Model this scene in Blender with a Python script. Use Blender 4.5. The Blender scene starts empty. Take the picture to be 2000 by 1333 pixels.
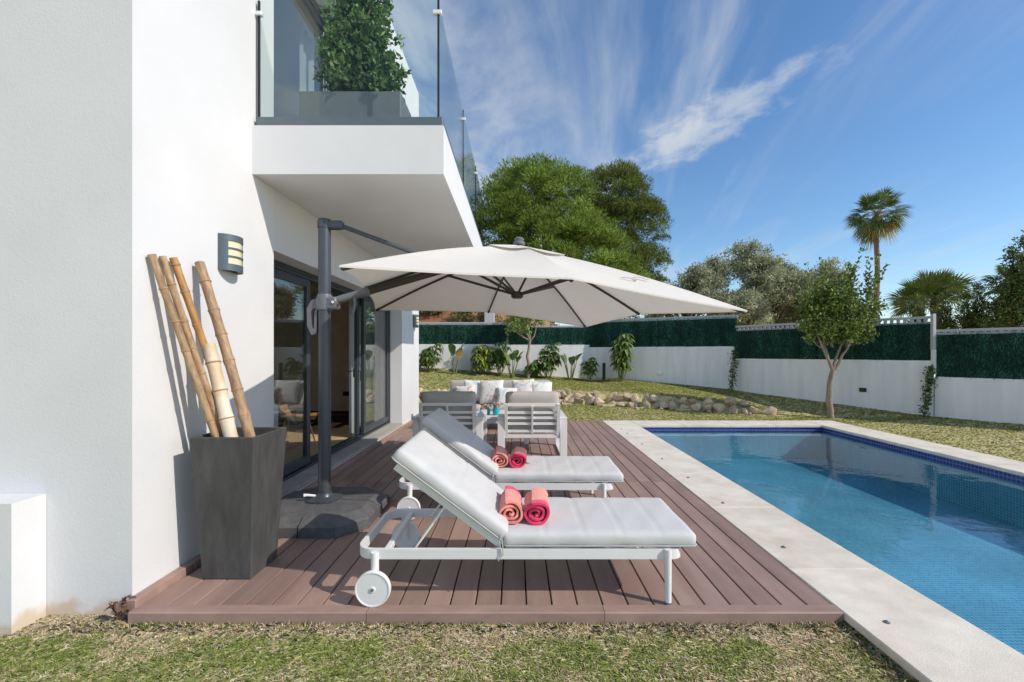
import bpy, bmesh, math, random
import numpy as np
from mathutils import Vector, Matrix
R = math.radians
rng = np.random.default_rng(7)
random.seed(7)
scene = bpy.context.scene
C = scene.collection

# ------------------------------------------------------------------ camera, world, sun, exposure
cam_d = bpy.data.cameras.new('camera'); cam = bpy.data.objects.new('camera', cam_d); C.objects.link(cam)
cam.location = (0, 0, 1.47); cam.rotation_euler = (R(90), 0, 0)
cam_d.sensor_width = 36; cam_d.lens = 862/2000*36
cam_d.shift_x = -0.005; cam_d.shift_y = 0.01175
cam_d.clip_start = 0.05; cam_d.clip_end = 3000
scene.camera = cam
scene.view_settings.view_transform = 'Standard'; scene.view_settings.look = 'None'
scene.view_settings.gamma = 1; scene.view_settings.use_curve_mapping = False
scene.view_settings.exposure = 0.50

SUN = Vector((1.0, -0.44, 0.82)).normalized()          # direction towards the sun
elev = math.asin(SUN.z); azim = math.atan2(SUN.x, SUN.y)
world = bpy.data.worlds.new('World'); scene.world = world; world.use_nodes = True
def build_world():
    nt = world.node_tree; N = nt.nodes; L = nt.links
    N.clear()
    out = N.new('ShaderNodeOutputWorld'); bg = N.new('ShaderNodeBackground')
    sky = N.new('ShaderNodeTexSky'); sky.sky_type = 'NISHITA'; sky.sun_disc = False
    sky.sun_elevation = elev; sky.sun_rotation = azim
    sky.air_density = 1.0; sky.dust_density = 0.3; sky.ozone_density = 2.6
    bg.inputs[1].default_value = 0.112
    tc = N.new('ShaderNodeTexCoord'); sep = N.new('ShaderNodeSeparateXYZ'); L.new(tc.outputs['Generated'], sep.inputs[0])
    def M(op, a, b=None, c=None, clamp=False):
        n = N.new('ShaderNodeMath'); n.operation = op; n.use_clamp = clamp
        for i, v in enumerate((a, b, c)):
            if v is None: continue
            if isinstance(v, (int, float)): n.inputs[i].default_value = v
            else: L.new(v, n.inputs[i])
        return n.outputs[0]
    def smooth(v, a, b):
        n = N.new('ShaderNodeMapRange'); n.interpolation_type = 'SMOOTHSTEP'
        L.new(v, n.inputs[0]); n.inputs[1].default_value = a; n.inputs[2].default_value = b
        n.inputs[3].default_value = 0; n.inputs[4].default_value = 1
        return n.outputs[0]
    z = M('MAXIMUM', sep.outputs[2], 0.03)
    px = M('DIVIDE', sep.outputs[0], z); py = M('DIVIDE', sep.outputs[1], z)
    # streak coordinates: across (u) and along (v) the wind
    ca, sa = math.cos(R(14)), math.sin(R(14))
    u = M('SUBTRACT', M('MULTIPLY', px, ca), M('MULTIPLY', py, sa))
    v = M('ADD', M('MULTIPLY', px, sa), M('MULTIPLY', py, ca))
    def noise(uu, su, vv, sv, off, detail=6, rough=.6, dist=0.0):
        cb = N.new('ShaderNodeCombineXYZ')
        L.new(M('MULTIPLY', uu, su), cb.inputs[0]); L.new(M('MULTIPLY', vv, sv), cb.inputs[1]); cb.inputs[2].default_value = off
        n = N.new('ShaderNodeTexNoise'); n.inputs['Scale'].default_value = 1
        n.inputs['Detail'].default_value = detail; n.inputs['Roughness'].default_value = rough; n.inputs['Distortion'].default_value = dist
        L.new(cb.outputs[0], n.inputs[0]); return n.outputs[0]
    u0, v0 = u, v
    wu = M('MULTIPLY', M('SUBTRACT', noise(u, 1.1, v, .8, 91.0, 2, .5), .5), .22)
    u = M('ADD', u, wu)
    streak = smooth(noise(u, 3.2, v, .42, 3.1, 6, .56, .5), .44, .80)
    broad = smooth(noise(u, .9, v, .35, 9.7, 3, .5, .3), .30, .64)
    fine = noise(u, 9, v, 1.6, 5.0, 5, .6, .6)
    s1 = M('MULTIPLY', M('MULTIPLY', streak, broad), M('ADD', M('MULTIPLY', fine, .9), .25))
    # thin sheet of high cloud to the left
    hazeL = smooth(u0, .15, -.9)
    s2 = M('MULTIPLY', hazeL, smooth(noise(u, 2.2, v, 1.1, 15, 7, .62, .6), .22, .72))
    # one denser, ragged cloud
    du = M('SUBTRACT', px, .81); dv = M('SUBTRACT', py, 2.0)
    cb_, sb_ = math.cos(R(-20)), math.sin(R(-20))
    a_ = M('ADD', M('MULTIPLY', du, -sb_), M('MULTIPLY', dv, -cb_))
    b_ = M('ADD', M('MULTIPLY', du, cb_), M('MULTIPLY', dv, -sb_))
    dist = M('SQRT', M('ADD', M('POWER', M('DIVIDE', a_, .44), 2), M('POWER', M('DIVIDE', b_, .20), 2)))
    nz = noise(px, 7, py, 5, 2.0, 8, .6, .3)
    blob = smooth(M('ADD', dist, M('MULTIPLY', M('SUBTRACT', nz, .5), 3.0)), 1.30, .05)
    nearh = smooth(sep.outputs[2], .03, .16)
    tot = M('ADD', M('ADD', M('MULTIPLY', s1, .85), M('MULTIPLY', s2, .95)), M('MULTIPLY', blob, .62))
    tot = M('MULTIPLY', M('MINIMUM', tot, .86), nearh)
    mix = N.new('ShaderNodeMix'); mix.data_type = 'RGBA'
    hs = N.new('ShaderNodeHueSaturation'); hs.inputs['Saturation'].default_value = 1.16; hs.inputs['Value'].default_value = 1.05
    L.new(sky.outputs[0], hs.inputs['Color'])
    L.new(tot, mix.inputs[0]); L.new(hs.outputs[0], mix.inputs[6]); mix.inputs[7].default_value = (4.2, 4.45, 4.8, 1)
    L.new(mix.outputs[2], bg.inputs[0]); L.new(bg.outputs[0], out.inputs[0])
build_world()
sun_d = bpy.data.lights.new('sun', 'SUN'); sun_d.energy = 2.7; sun_d.angle = R(0.5); sun_d.color = (1.0, 0.915, 0.81)
sun_o = bpy.data.objects.new('sun', sun_d); C.objects.link(sun_o)
sun_o.rotation_euler = (-SUN).to_track_quat('-Z', 'Y').to_euler()

# ------------------------------------------------------------------ materials
MATS = {}
def mat(name, col, rough=.6, var=.0, vscale=4.0, bump=.0, bscale=40.0, metal=0.0, col2=None, rand=0.0, stretch=(1, 1, 1),
        spec=.5, trans=0.0, attr=False, sheen=0.0, detail=5):
    """Principled material: base colour varied by two noises, optional bump, per-object random value."""
    if name in MATS: return MATS[name]
    m = bpy.data.materials.new(name); m.use_nodes = True
    nt = m.node_tree; N = nt.nodes; L = nt.links
    b = N['Principled BSDF']; b.inputs['Roughness'].default_value = rough; b.inputs['Metallic'].default_value = metal
    b.inputs['Specular IOR Level'].default_value = spec
    if sheen: b.inputs['Sheen Weight'].default_value = sheen
    tc = N.new('ShaderNodeTexCoord'); oi = N.new('ShaderNodeObjectInfo')
    sc = N.new('ShaderNodeVectorMath'); sc.operation = 'MULTIPLY'; sc.inputs[1].default_value = stretch
    L.new(tc.outputs['Object'], sc.inputs[0])
    ad = N.new('ShaderNodeVectorMath'); ad.operation = 'ADD'
    mu = N.new('ShaderNodeMath'); mu.operation = 'MULTIPLY'; mu.inputs[1].default_value = 31.0
    L.new(oi.outputs['Random'], mu.inputs[0]); L.new(sc.outputs[0], ad.inputs[0]); L.new(mu.outputs[0], ad.inputs[1])
    vec = ad.outputs[0]
    colout = None
    if attr:
        at = N.new('ShaderNodeAttribute'); at.attribute_name = 'col'; colout = at.outputs['Color']
    else:
        rgb = N.new('ShaderNodeRGB'); rgb.outputs[0].default_value = (*col, 1); colout = rgb.outputs[0]
    if col2 is not None or var:
        n1 = N.new('ShaderNodeTexNoise'); n1.inputs['Scale'].default_value = vscale; n1.inputs['Detail'].default_value = detail
        n1.inputs['Roughness'].default_value = .62; L.new(vec, n1.inputs[0])
        if col2 is not None:
            mr = N.new('ShaderNodeMapRange'); mr.inputs[1].default_value = .38; mr.inputs[2].default_value = .64; L.new(n1.outputs[0], mr.inputs[0])
            mx = N.new('ShaderNodeMix'); mx.data_type = 'RGBA'; L.new(mr.outputs[0], mx.inputs[0])
            L.new(colout, mx.inputs[6]); mx.inputs[7].default_value = (*col2, 1); colout = mx.outputs[2]
        if var:
            n2 = N.new('ShaderNodeTexNoise'); n2.inputs['Scale'].default_value = vscale*2.7; n2.inputs['Detail'].default_value = 6; L.new(vec, n2.inputs[0])
            mr = N.new('ShaderNodeMapRange'); mr.inputs[1].default_value = .25; mr.inputs[2].default_value = .75
            mr.inputs[3].default_value = 1-var; mr.inputs[4].default_value = 1+var; L.new(n2.outputs[0], mr.inputs[0])
            hv = N.new('ShaderNodeHueSaturation'); L.new(colout, hv.inputs['Color']); L.new(mr.outputs[0], hv.inputs['Value']); colout = hv.outputs[0]
    if rand:
        mr = N.new('ShaderNodeMapRange'); mr.inputs[3].default_value = 1-rand; mr.inputs[4].default_value = 1+rand; L.new(oi.outputs['Random'], mr.inputs[0])
        hv = N.new('ShaderNodeHueSaturation'); L.new(colout, hv.inputs['Color']); L.new(mr.outputs[0], hv.inputs['Value']); colout = hv.outputs[0]
    L.new(colout, b.inputs['Base Color'])
    if bump:
        nb = N.new('ShaderNodeTexNoise'); nb.inputs['Scale'].default_value = bscale; nb.inputs['Detail'].default_value = 4; L.new(vec, nb.inputs[0])
        bp = N.new('ShaderNodeBump'); bp.inputs['Strength'].default_value = bump; bp.inputs['Distance'].default_value = .01
        L.new(nb.outputs[0], bp.inputs['Height']); L.new(bp.outputs[0], b.inputs['Normal'])
    if trans:
        tr = N.new('ShaderNodeBsdfTranslucent'); L.new(colout, tr.inputs[0]); ms = N.new('ShaderNodeMixShader'); ms.inputs[0].default_value = trans
        L.new(b.outputs[0], ms.inputs[1]); L.new(tr.outputs[0], ms.inputs[2]); L.new(ms.outputs[0], N['Material Output'].inputs[0])
    MATS[name] = m
    return m

def glass_mat(name, tint, refl=1.0, bump=0.0, bscale=3.0, ior=1.5, base=0.0):
    m = bpy.data.materials.new(name); m.use_nodes = True
    nt = m.node_tree; N = nt.nodes; L = nt.links
    N.remove(N['Principled BSDF'])
    t = N.new('ShaderNodeBsdfTransparent'); t.inputs[0].default_value = (*tint, 1)
    g = N.new('ShaderNodeBsdfGlossy'); g.inputs['Roughness'].default_value = 0.0
    fr = N.new('ShaderNodeLayerWeight'); fr.inputs['Blend'].default_value = .5      # facing = 1 - cos
    r0 = ((ior-1)/(ior+1))**2
    pw = N.new('ShaderNodeMath'); pw.operation = 'POWER'; pw.inputs[1].default_value = 5; L.new(fr.outputs['Facing'], pw.inputs[0])
    mm = N.new('ShaderNodeMath'); mm.operation = 'MULTIPLY_ADD'; mm.inputs[1].default_value = refl*(1-r0); mm.inputs[2].default_value = base+refl*r0; mm.use_clamp = True
    L.new(pw.outputs[0], mm.inputs[0])
    mx = N.new('ShaderNodeMixShader'); L.new(mm.outputs[0], mx.inputs[0]); L.new(t.outputs[0], mx.inputs[1]); L.new(g.outputs[0], mx.inputs[2])
    L.new(mx.outputs[0], N['Material Output'].inputs[0])
    if bump:
        tc = N.new('ShaderNodeTexCoord')
        n = N.new('ShaderNodeTexNoise'); n.inputs['Scale'].default_value = bscale; n.inputs['Detail'].default_value = 3; L.new(tc.outputs['Object'], n.inputs[0])
        b = N.new('ShaderNodeBump'); b.inputs['Strength'].default_value = bump; b.inputs['Distance'].default_value = .02
        L.new(n.outputs[0], b.inputs['Height']); L.new(b.outputs[0], g.inputs['Normal']); L.new(b.outputs[0], fr.inputs['Normal'])
    MATS[name] = m
    return m

def mosaic_mat(name, axes, c1, c2, grout, size=.036, bump=.25, murk=None):
    m = bpy.data.materials.new(name); m.use_nodes = True
    nt = m.node_tree; N = nt.nodes; L = nt.links; b = N['Principled BSDF']
    tc = N.new('ShaderNodeTexCoord'); sp = N.new('ShaderNodeSeparateXYZ'); cb = N.new('ShaderNodeCombineXYZ')
    L.new(tc.outputs['Object'], sp.inputs[0]); L.new(sp.outputs[axes[0]], cb.inputs[0]); L.new(sp.outputs[axes[1]], cb.inputs[1])
    br = N.new('ShaderNodeTexBrick'); br.offset = 0; br.squash = 1
    br.inputs['Scale'].default_value = 1; br.inputs['Mortar Size'].default_value = size*.10; br.inputs['Mortar Smooth'].default_value = .1
    br.inputs['Brick Width'].default_value = size; br.inputs['Row Height'].default_value = size
    br.inputs['Color1'].default_value = (*c1, 1); br.inputs['Color2'].default_value = (*c2, 1); br.inputs['Mortar'].default_value = (*grout, 1)
    L.new(cb.outputs[0], br.inputs[0])
    n = N.new('ShaderNodeTexNoise'); n.inputs['Scale'].default_value = 1.3; n.inputs['Detail'].default_value = 5; L.new(cb.outputs[0], n.inputs[0])
    mr = N.new('ShaderNodeMapRange'); mr.inputs[1].default_value = .3; mr.inputs[2].default_value = .7; mr.inputs[3].default_value = .82; mr.inputs[4].default_value = 1.18; L.new(n.outputs[0], mr.inputs[0])
    hv = N.new('ShaderNodeHueSaturation'); L.new(br.outputs['Color'], hv.inputs['Color']); L.new(mr.outputs[0], hv.inputs['Value'])
    L.new(hv.outputs[0], b.inputs['Base Color']); b.inputs['Roughness'].default_value = .25
    MATS[name] = m
    return m

WHITE = mat('white_render', (.70, .70, .71), .85, var=.05, vscale=.55, bump=.12, bscale=70)
def stain_wall():
    """white render with damp, earthy stains at its foot"""
    m = mat('white_render_foot', (.70, .70, .71), .85, var=.05, vscale=.55, bump=.12, bscale=70)
    nt = m.node_tree; N = nt.nodes; L = nt.links; b = N['Principled BSDF']
    src = b.inputs['Base Color'].links[0].from_socket
    g = N.new('ShaderNodeNewGeometry'); sp = N.new('ShaderNodeSeparateXYZ'); L.new(g.outputs['Position'], sp.inputs[0])
    n = N.new('ShaderNodeTexNoise'); n.inputs['Scale'].default_value = 7; n.inputs['Detail'].default_value = 6; L.new(g.outputs['Position'], n.inputs[0])
    ma = N.new('ShaderNodeMath'); ma.operation = 'MULTIPLY_ADD'; L.new(n.outputs[0], ma.inputs[0]); ma.inputs[1].default_value = -.26; L.new(sp.outputs[2], ma.inputs[2])
    mr = N.new('ShaderNodeMapRange'); mr.interpolation_type = 'SMOOTHSTEP'; L.new(ma.outputs[0], mr.inputs[0]); mr.inputs[1].default_value = -.165; mr.inputs[2].default_value = -.085
    mr.inputs[3].default_value = .62; mr.inputs[4].default_value = 0
    mx = N.new('ShaderNodeMix'); mx.data_type = 'RGBA'; L.new(mr.outputs[0], mx.inputs[0]); L.new(src, mx.inputs[6]); mx.inputs[7].default_value = (.55, .38, .20, 1)
    L.new(mx.outputs[2], b.inputs['Base Color'])
    return m
WHITEF = stain_wall()
FWALL = mat('garden_wall_paint', (.82, .81, .81), .85, var=.08, vscale=.9, bump=.15, bscale=50, stretch=(3, 3, .35))
PLASTER = mat('interior_plaster', (.66, .56, .45), .8, col2=(.74, .64, .52), vscale=1.6, var=.08)
OAK = mat('oak_floor', (.58, .43, .26), .45, var=.12, vscale=3, stretch=(6, .7, 1), rand=.12)
DARKWOOD = mat('dark_skirting', (.06, .035, .025), .5)
ALU = mat('anthracite_aluminium', (.060, .072, .085), .38, metal=.3)
ALUD = mat('black_seal', (.012, .012, .014), .6)
PANE = glass_mat('door_glass', (.90, .93, .92), 1.7, ior=1.5, base=.03)
BGLASS = glass_mat('balustrade_glass', (.93, .975, .97), .75, ior=1.45)
CHAN = mat('grey_channel', (.13, .16, .18), .45, metal=.3, var=.05)
DECK = mat('composite_decking', (.340, .226, .184), .62, col2=(.272, .178, .146), vscale=1.4, var=.14, rand=.17, stretch=(3, .35, 1), bump=.10, bscale=160)
def deck_ribs(m):
    nt = m.node_tree; N = nt.nodes; L = nt.links
    b = N['Principled BSDF']; old = b.inputs['Normal'].links[0].from_node
    tc = N.new('ShaderNodeTexCoord'); w = N.new('ShaderNodeTexWave'); w.wave_type = 'BANDS'; w.bands_direction = 'X'; w.inputs['Scale'].default_value = 2*math.pi/(.009)/20*1.0
    L.new(tc.outputs['Object'], w.inputs[0])
    bp = N.new('ShaderNodeBump'); bp.inputs['Strength'].default_value = .35; bp.inputs['Distance'].default_value = .0015
    L.new(w.outputs['Fac'], bp.inputs['Height']); L.new(old.outputs[0], bp.inputs['Normal']); L.new(bp.outputs[0], b.inputs['Normal'])
    # pale scuffs and a few rust-coloured stains
    src = b.inputs['Base Color'].links[0].from_socket
    g = N.new('ShaderNodeNewGeometry'); n = N.new('ShaderNodeTexNoise'); n.inputs['Scale'].default_value = 5.5; n.inputs['Detail'].default_value = 5; L.new(g.outputs['Position'], n.inputs[0])
    mr = N.new('ShaderNodeMapRange'); L.new(n.outputs[0], mr.inputs[0]); mr.inputs[1].default_value = .67; mr.inputs[2].default_value = .80; mr.inputs[4].default_value = .45
    mx = N.new('ShaderNodeMix'); mx.data_type = 'RGBA'; L.new(mr.outputs[0], mx.inputs[0]); L.new(src, mx.inputs[6]); mx.inputs[7].default_value = (.36, .19, .08, 1)
    n2 = N.new('ShaderNodeTexNoise'); n2.inputs['Scale'].default_value = 1.7; n2.inputs['Detail'].default_value = 7; n2.inputs['Roughness'].default_value = .7; L.new(g.outputs['Position'], n2.inputs[0])
    mr2 = N.new('ShaderNodeMapRange'); L.new(n2.outputs[0], mr2.inputs[0]); mr2.inputs[1].default_value = .5; mr2.inputs[2].default_value = .75; mr2.inputs[4].default_value = .35
    mx2 = N.new('ShaderNodeMix'); mx2.data_type = 'RGBA'; L.new(mr2.outputs[0], mx2.inputs[0]); L.new(mx.outputs[2], mx2.inputs[6]); mx2.inputs[7].default_value = (.43, .31, .26, 1)
    L.new(mx2.outputs[2], b.inputs['Base Color'])
deck_ribs(DECK)
TRIM = mat('deck_trim_board', (.37, .245, .20), .6, col2=(.31, .203, .166), vscale=2.0, var=.10, stretch=(1.2, 3, 3), bump=.08, bscale=120)
UNDER = mat('under_deck', (.02, .014, .012), .9)
STONE = mat('cream_limestone', (.75, .69, .585), .75, col2=(.66, .585, .475), vscale=2.6, var=.10, bump=.25, bscale=120, rand=.03)
SILL = mat('grey_sill_stone', (.40, .37, .33), .7, col2=(.33, .31, .28), vscale=5, var=.06, bump=.15, bscale=80, rand=.05)
ROCK = mat('ochre_rock', (.62, .50, .36), .9, col2=(.42, .30, .20), vscale=4, var=.2, bump=.8, bscale=14, rand=.25)
MOSF = mosaic_mat('pool_mosaic_floor', (0, 1), (.090, .325, .44), (.045, .225, .355), (.25, .44, .52))
MOSX = mosaic_mat('pool_mosaic_side', (1, 2), (.090, .325, .44), (.045, .225, .355), (.25, .44, .52))
MOSY = mosaic_mat('pool_mosaic_end', (0, 2), (.090, .325, .44), (.045, .225, .355), (.25, .44, .52))
BANDX = mosaic_mat('waterline_tile_side', (1, 2), (.012, .022, .20), (.025, .05, .30), (.16, .18, .30), size=.05)
BANDY = mosaic_mat('waterline_tile_end', (0, 2), (.012, .022, .20), (.025, .05, .30), (.16, .18, .30), size=.05)
WATER = glass_mat('pool_water', (.80, .935, .965), 1.0, bump=.16, bscale=3.6, ior=1.33)
WMETAL = mat('white_powder_coat', (.76, .76, .75), .35, var=.02)
GREYMET = mat('silver_grey_plastic', (.14, .15, .165), .4, var=.04)
CUSH = mat('pale_grey_canvas', (.57, .57, .56), .9, var=.04, vscale=3, bump=.22, bscale=160, sheen=.1)
CUSHD = mat('cushion_piping', (.45, .45, .445), .9)
SOFAC = mat('sofa_fabric', (.46, .425, .40), .9, var=.05, vscale=6, bump=.15, bscale=150)
CANVAS = mat('offwhite_canopy', (.80, .76, .69), .85, var=.02, vscale=2, bump=.05, bscale=30, trans=.20)
POLE = mat('graphite_pole', (.075, .085, .10), .38, metal=.35, var=.04)
RIB = mat('bronze_ribs', (.055, .046, .042), .45, metal=.3)
BASEM = mat('granite_look_plastic', (.12, .12, .125), .62, col2=(.085, .085, .09), vscale=9, var=.18, bump=.3, bscale=110)
PLANTER = mat('charcoal_fibre_clay', (.075, .075, .074), .6, col2=(.05, .05, .05), vscale=5, var=.22, bump=.25, bscale=60, stretch=(1.5, 1.5, .4))
SOIL = mat('soil', (.05, .035, .025), .95, var=.3, vscale=20, bump=.8, bscale=40)
BAMBOO = mat('weathered_bamboo', (.46, .31, .18), .6, col2=(.29, .175, .09), vscale=9, var=.28, stretch=(3, 3, .8), rand=.12, bump=.25, bscale=40)
BAMBOR = mat('orange_bamboo', (.50, .27, .09), .55, col2=(.36, .17, .06), vscale=7, var=.25, stretch=(3, 3, .8), bump=.25, bscale=40)
BAMBOP = mat('pale_bamboo', (.74, .64, .52), .6, col2=(.60, .42, .24), vscale=3, var=.10, stretch=(1.2, 1.2, 1.0), bump=.2, bscale=40)
NODE = mat('bamboo_node', (.36, .22, .12), .7, var=.2, vscale=20)
CORAL = mat('coral_towelling', (.93, .32, .25), .95, var=.10, vscale=12, bump=.6, bscale=220, sheen=.3)
PINK = mat('hot_pink_towelling', (.80, .035, .13), .95, var=.10, vscale=12, bump=.6, bscale=220, sheen=.3)
PALEP = mat('pale_pink_hem', (.80, .45, .42), .9)
LAMPM = mat('lamp_grey_metal', (.10, .13, .15), .45, metal=.2)
LAMPD = mat('lamp_diffuser', (.72, .66, .46), .5)
BLACK = mat('black_plastic', (.015, .015, .016), .5)
LEAFM = mat('leaf', (0, 0, 0), .5, attr=True, trans=.28, spec=.35)
NEEDLE = mat('needle', (0, 0, 0), .8, attr=True, trans=.38, spec=.05)
GRASSM = mat('grass_blade', (0, 0, 0), .75, attr=True, trans=.12, spec=.2)
def soften_normals(m):
    """thin blades shade like the sward they belong to"""
    N = m.node_tree.nodes; L = m.node_tree.links
    g = N.new('ShaderNodeNewGeometry'); a = N.new('ShaderNodeVectorMath'); a.operation = 'MULTIPLY_ADD'; a.inputs[1].default_value = (.55, .55, .55); a.inputs[2].default_value = (0, 0, .75)
    n = N.new('ShaderNodeVectorMath'); n.operation = 'NORMALIZE'; L.new(g.outputs['Normal'], a.inputs[0]); L.new(a.outputs[0], n.inputs[0])
    for k in N:
        if k.type in ('BSDF_PRINCIPLED', 'BSDF_TRANSLUCENT'): L.new(n.outputs[0], k.inputs['Normal'])
soften_normals(GRASSM)
BARK = mat('pale_bark', (.34, .27, .21), .9, col2=(.24, .18, .13), vscale=6, var=.2, stretch=(3, 3, .6), bump=.6, bscale=25)
BARKD = mat('dark_bark', (.10, .075, .055), .95, var=.25, vscale=5, stretch=(3, 3, .6), bump=.7, bscale=15)
PALMB = mat('palm_trunk', (.22, .17, .135), .9, col2=(.15, .11, .085), vscale=3, var=.2, stretch=(1, 1, 5), bump=.6, bscale=12)
SCREEN = mat('green_screen_backing', (.010, .034, .028), .9, var=.35, vscale=7, stretch=(3, 3, .7), bump=.8, bscale=30)
CONC = mat('grey_lattice', (.46, .47, .49), .8, var=.06, vscale=4)
LINEN = mat('white_curtain', (.78, .79, .78), .9, trans=.35)
VELVET = mat('tan_chair_shell', (.26, .125, .04), .55, var=.08)
BRASS = mat('pale_wood_leg', (.50, .34, .18), .5)
TEAL = mat('turquoise_glass', (.03, .42, .46), .2, var=.15, vscale=18)
def print_mat(name, seed):
    """white cushion cover with a loose printed floral pattern"""
    m = bpy.data.materials.new(name); m.use_nodes = True
    nt = m.node_tree; N = nt.nodes; L = nt.links; b = N['Principled BSDF']; b.inputs['Roughness'].default_value = .9
    tc = N.new('ShaderNodeTexCoord'); cur = None
    base = N.new('ShaderNodeRGB'); base.outputs[0].default_value = (.76, .75, .71, 1); cur = base.outputs[0]
    for i, (c, sc, lo) in enumerate([((.62, .33, .28), 5, .60), ((.30, .42, .34), 8, .62), ((.45, .58, .66), 4, .60), ((.16, .16, .15), 11, .69), ((.62, .50, .25), 7, .65)]):
        mp = N.new('ShaderNodeMapping'); mp.inputs['Location'].default_value = (seed*3.1+i*7.7, i*2.3, seed*1.7); L.new(tc.outputs['Object'], mp.inputs[0])
        n = N.new('ShaderNodeTexNoise'); n.inputs['Scale'].default_value = sc; n.inputs['Detail'].default_value = 3; n.inputs['Distortion'].default_value = 1.5; L.new(mp.outputs[0], n.inputs[0])
        mr = N.new('ShaderNodeMapRange'); mr.inputs[1].default_value = lo; mr.inputs[2].default_value = lo+.05; mr.inputs[4].default_value = .75; L.new(n.outputs[0], mr.inputs[0])
        mx = N.new('ShaderNodeMix'); mx.data_type = 'RGBA'; L.new(mr.outputs[0], mx.inputs[0]); L.new(cur, mx.inputs[6]); mx.inputs[7].default_value = (*c, 1); cur = mx.outputs[2]
    L.new(cur, b.inputs['Base Color'])
    return m
def ground_mat():
    m = bpy.data.materials.new('lawn'); m.use_nodes = True
    nt = m.node_tree; N = nt.nodes; L = nt.links; b = N['Principled BSDF']; b.inputs['Roughness'].default_value = .95; b.inputs['Specular IOR Level'].default_value = .1
    g = N.new('ShaderNodeNewGeometry')
    def noise(s, d=5):
        n = N.new('ShaderNodeTexNoise'); n.inputs['Scale'].default_value = s; n.inputs['Detail'].default_value = d; n.inputs['Roughness'].default_value = .65; L.new(g.outputs['Position'], n.inputs[0]); return n.outputs[0]
    def ramp(v, a, b_):
        r = N.new('ShaderNodeMapRange'); L.new(v, r.inputs[0]); r.inputs[1].default_value = a; r.inputs[2].default_value = b_; return r.outputs[0]
    def mix(f, a, c):
        x = N.new('ShaderNodeMix'); x.data_type = 'RGBA'; L.new(f, x.inputs[0])
        for i, v in ((6, a), (7, c)):
            if isinstance(v, tuple): x.inputs[i].default_value = (*v, 1)
            else: L.new(v, x.inputs[i])
        return x.outputs[2]
    c = mix(ramp(noise(.9), .36, .66), (.48, .46, .16), (.62, .53, .27))
    c = mix(ramp(noise(26, 3), .45, .68), c, (.70, .58, .36))
    c = mix(ramp(noise(70, 2), .55, .75), c, (.32, .31, .10))
    at = N.new('ShaderNodeAttribute'); at.attribute_name = 'earth'
    c = mix(at.outputs['Fac'], c, (.30, .135, .065))
    L.new(c, b.inputs['Base Color'])
    bp = N.new('ShaderNodeBump'); bp.inputs['Strength'].default_value = .8; bp.inputs['Distance'].default_value = .03; L.new(noise(45, 4), bp.inputs['Height']); L.new(bp.outputs[0], b.inputs['Normal'])
    return m
LAWN = ground_mat()

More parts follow.
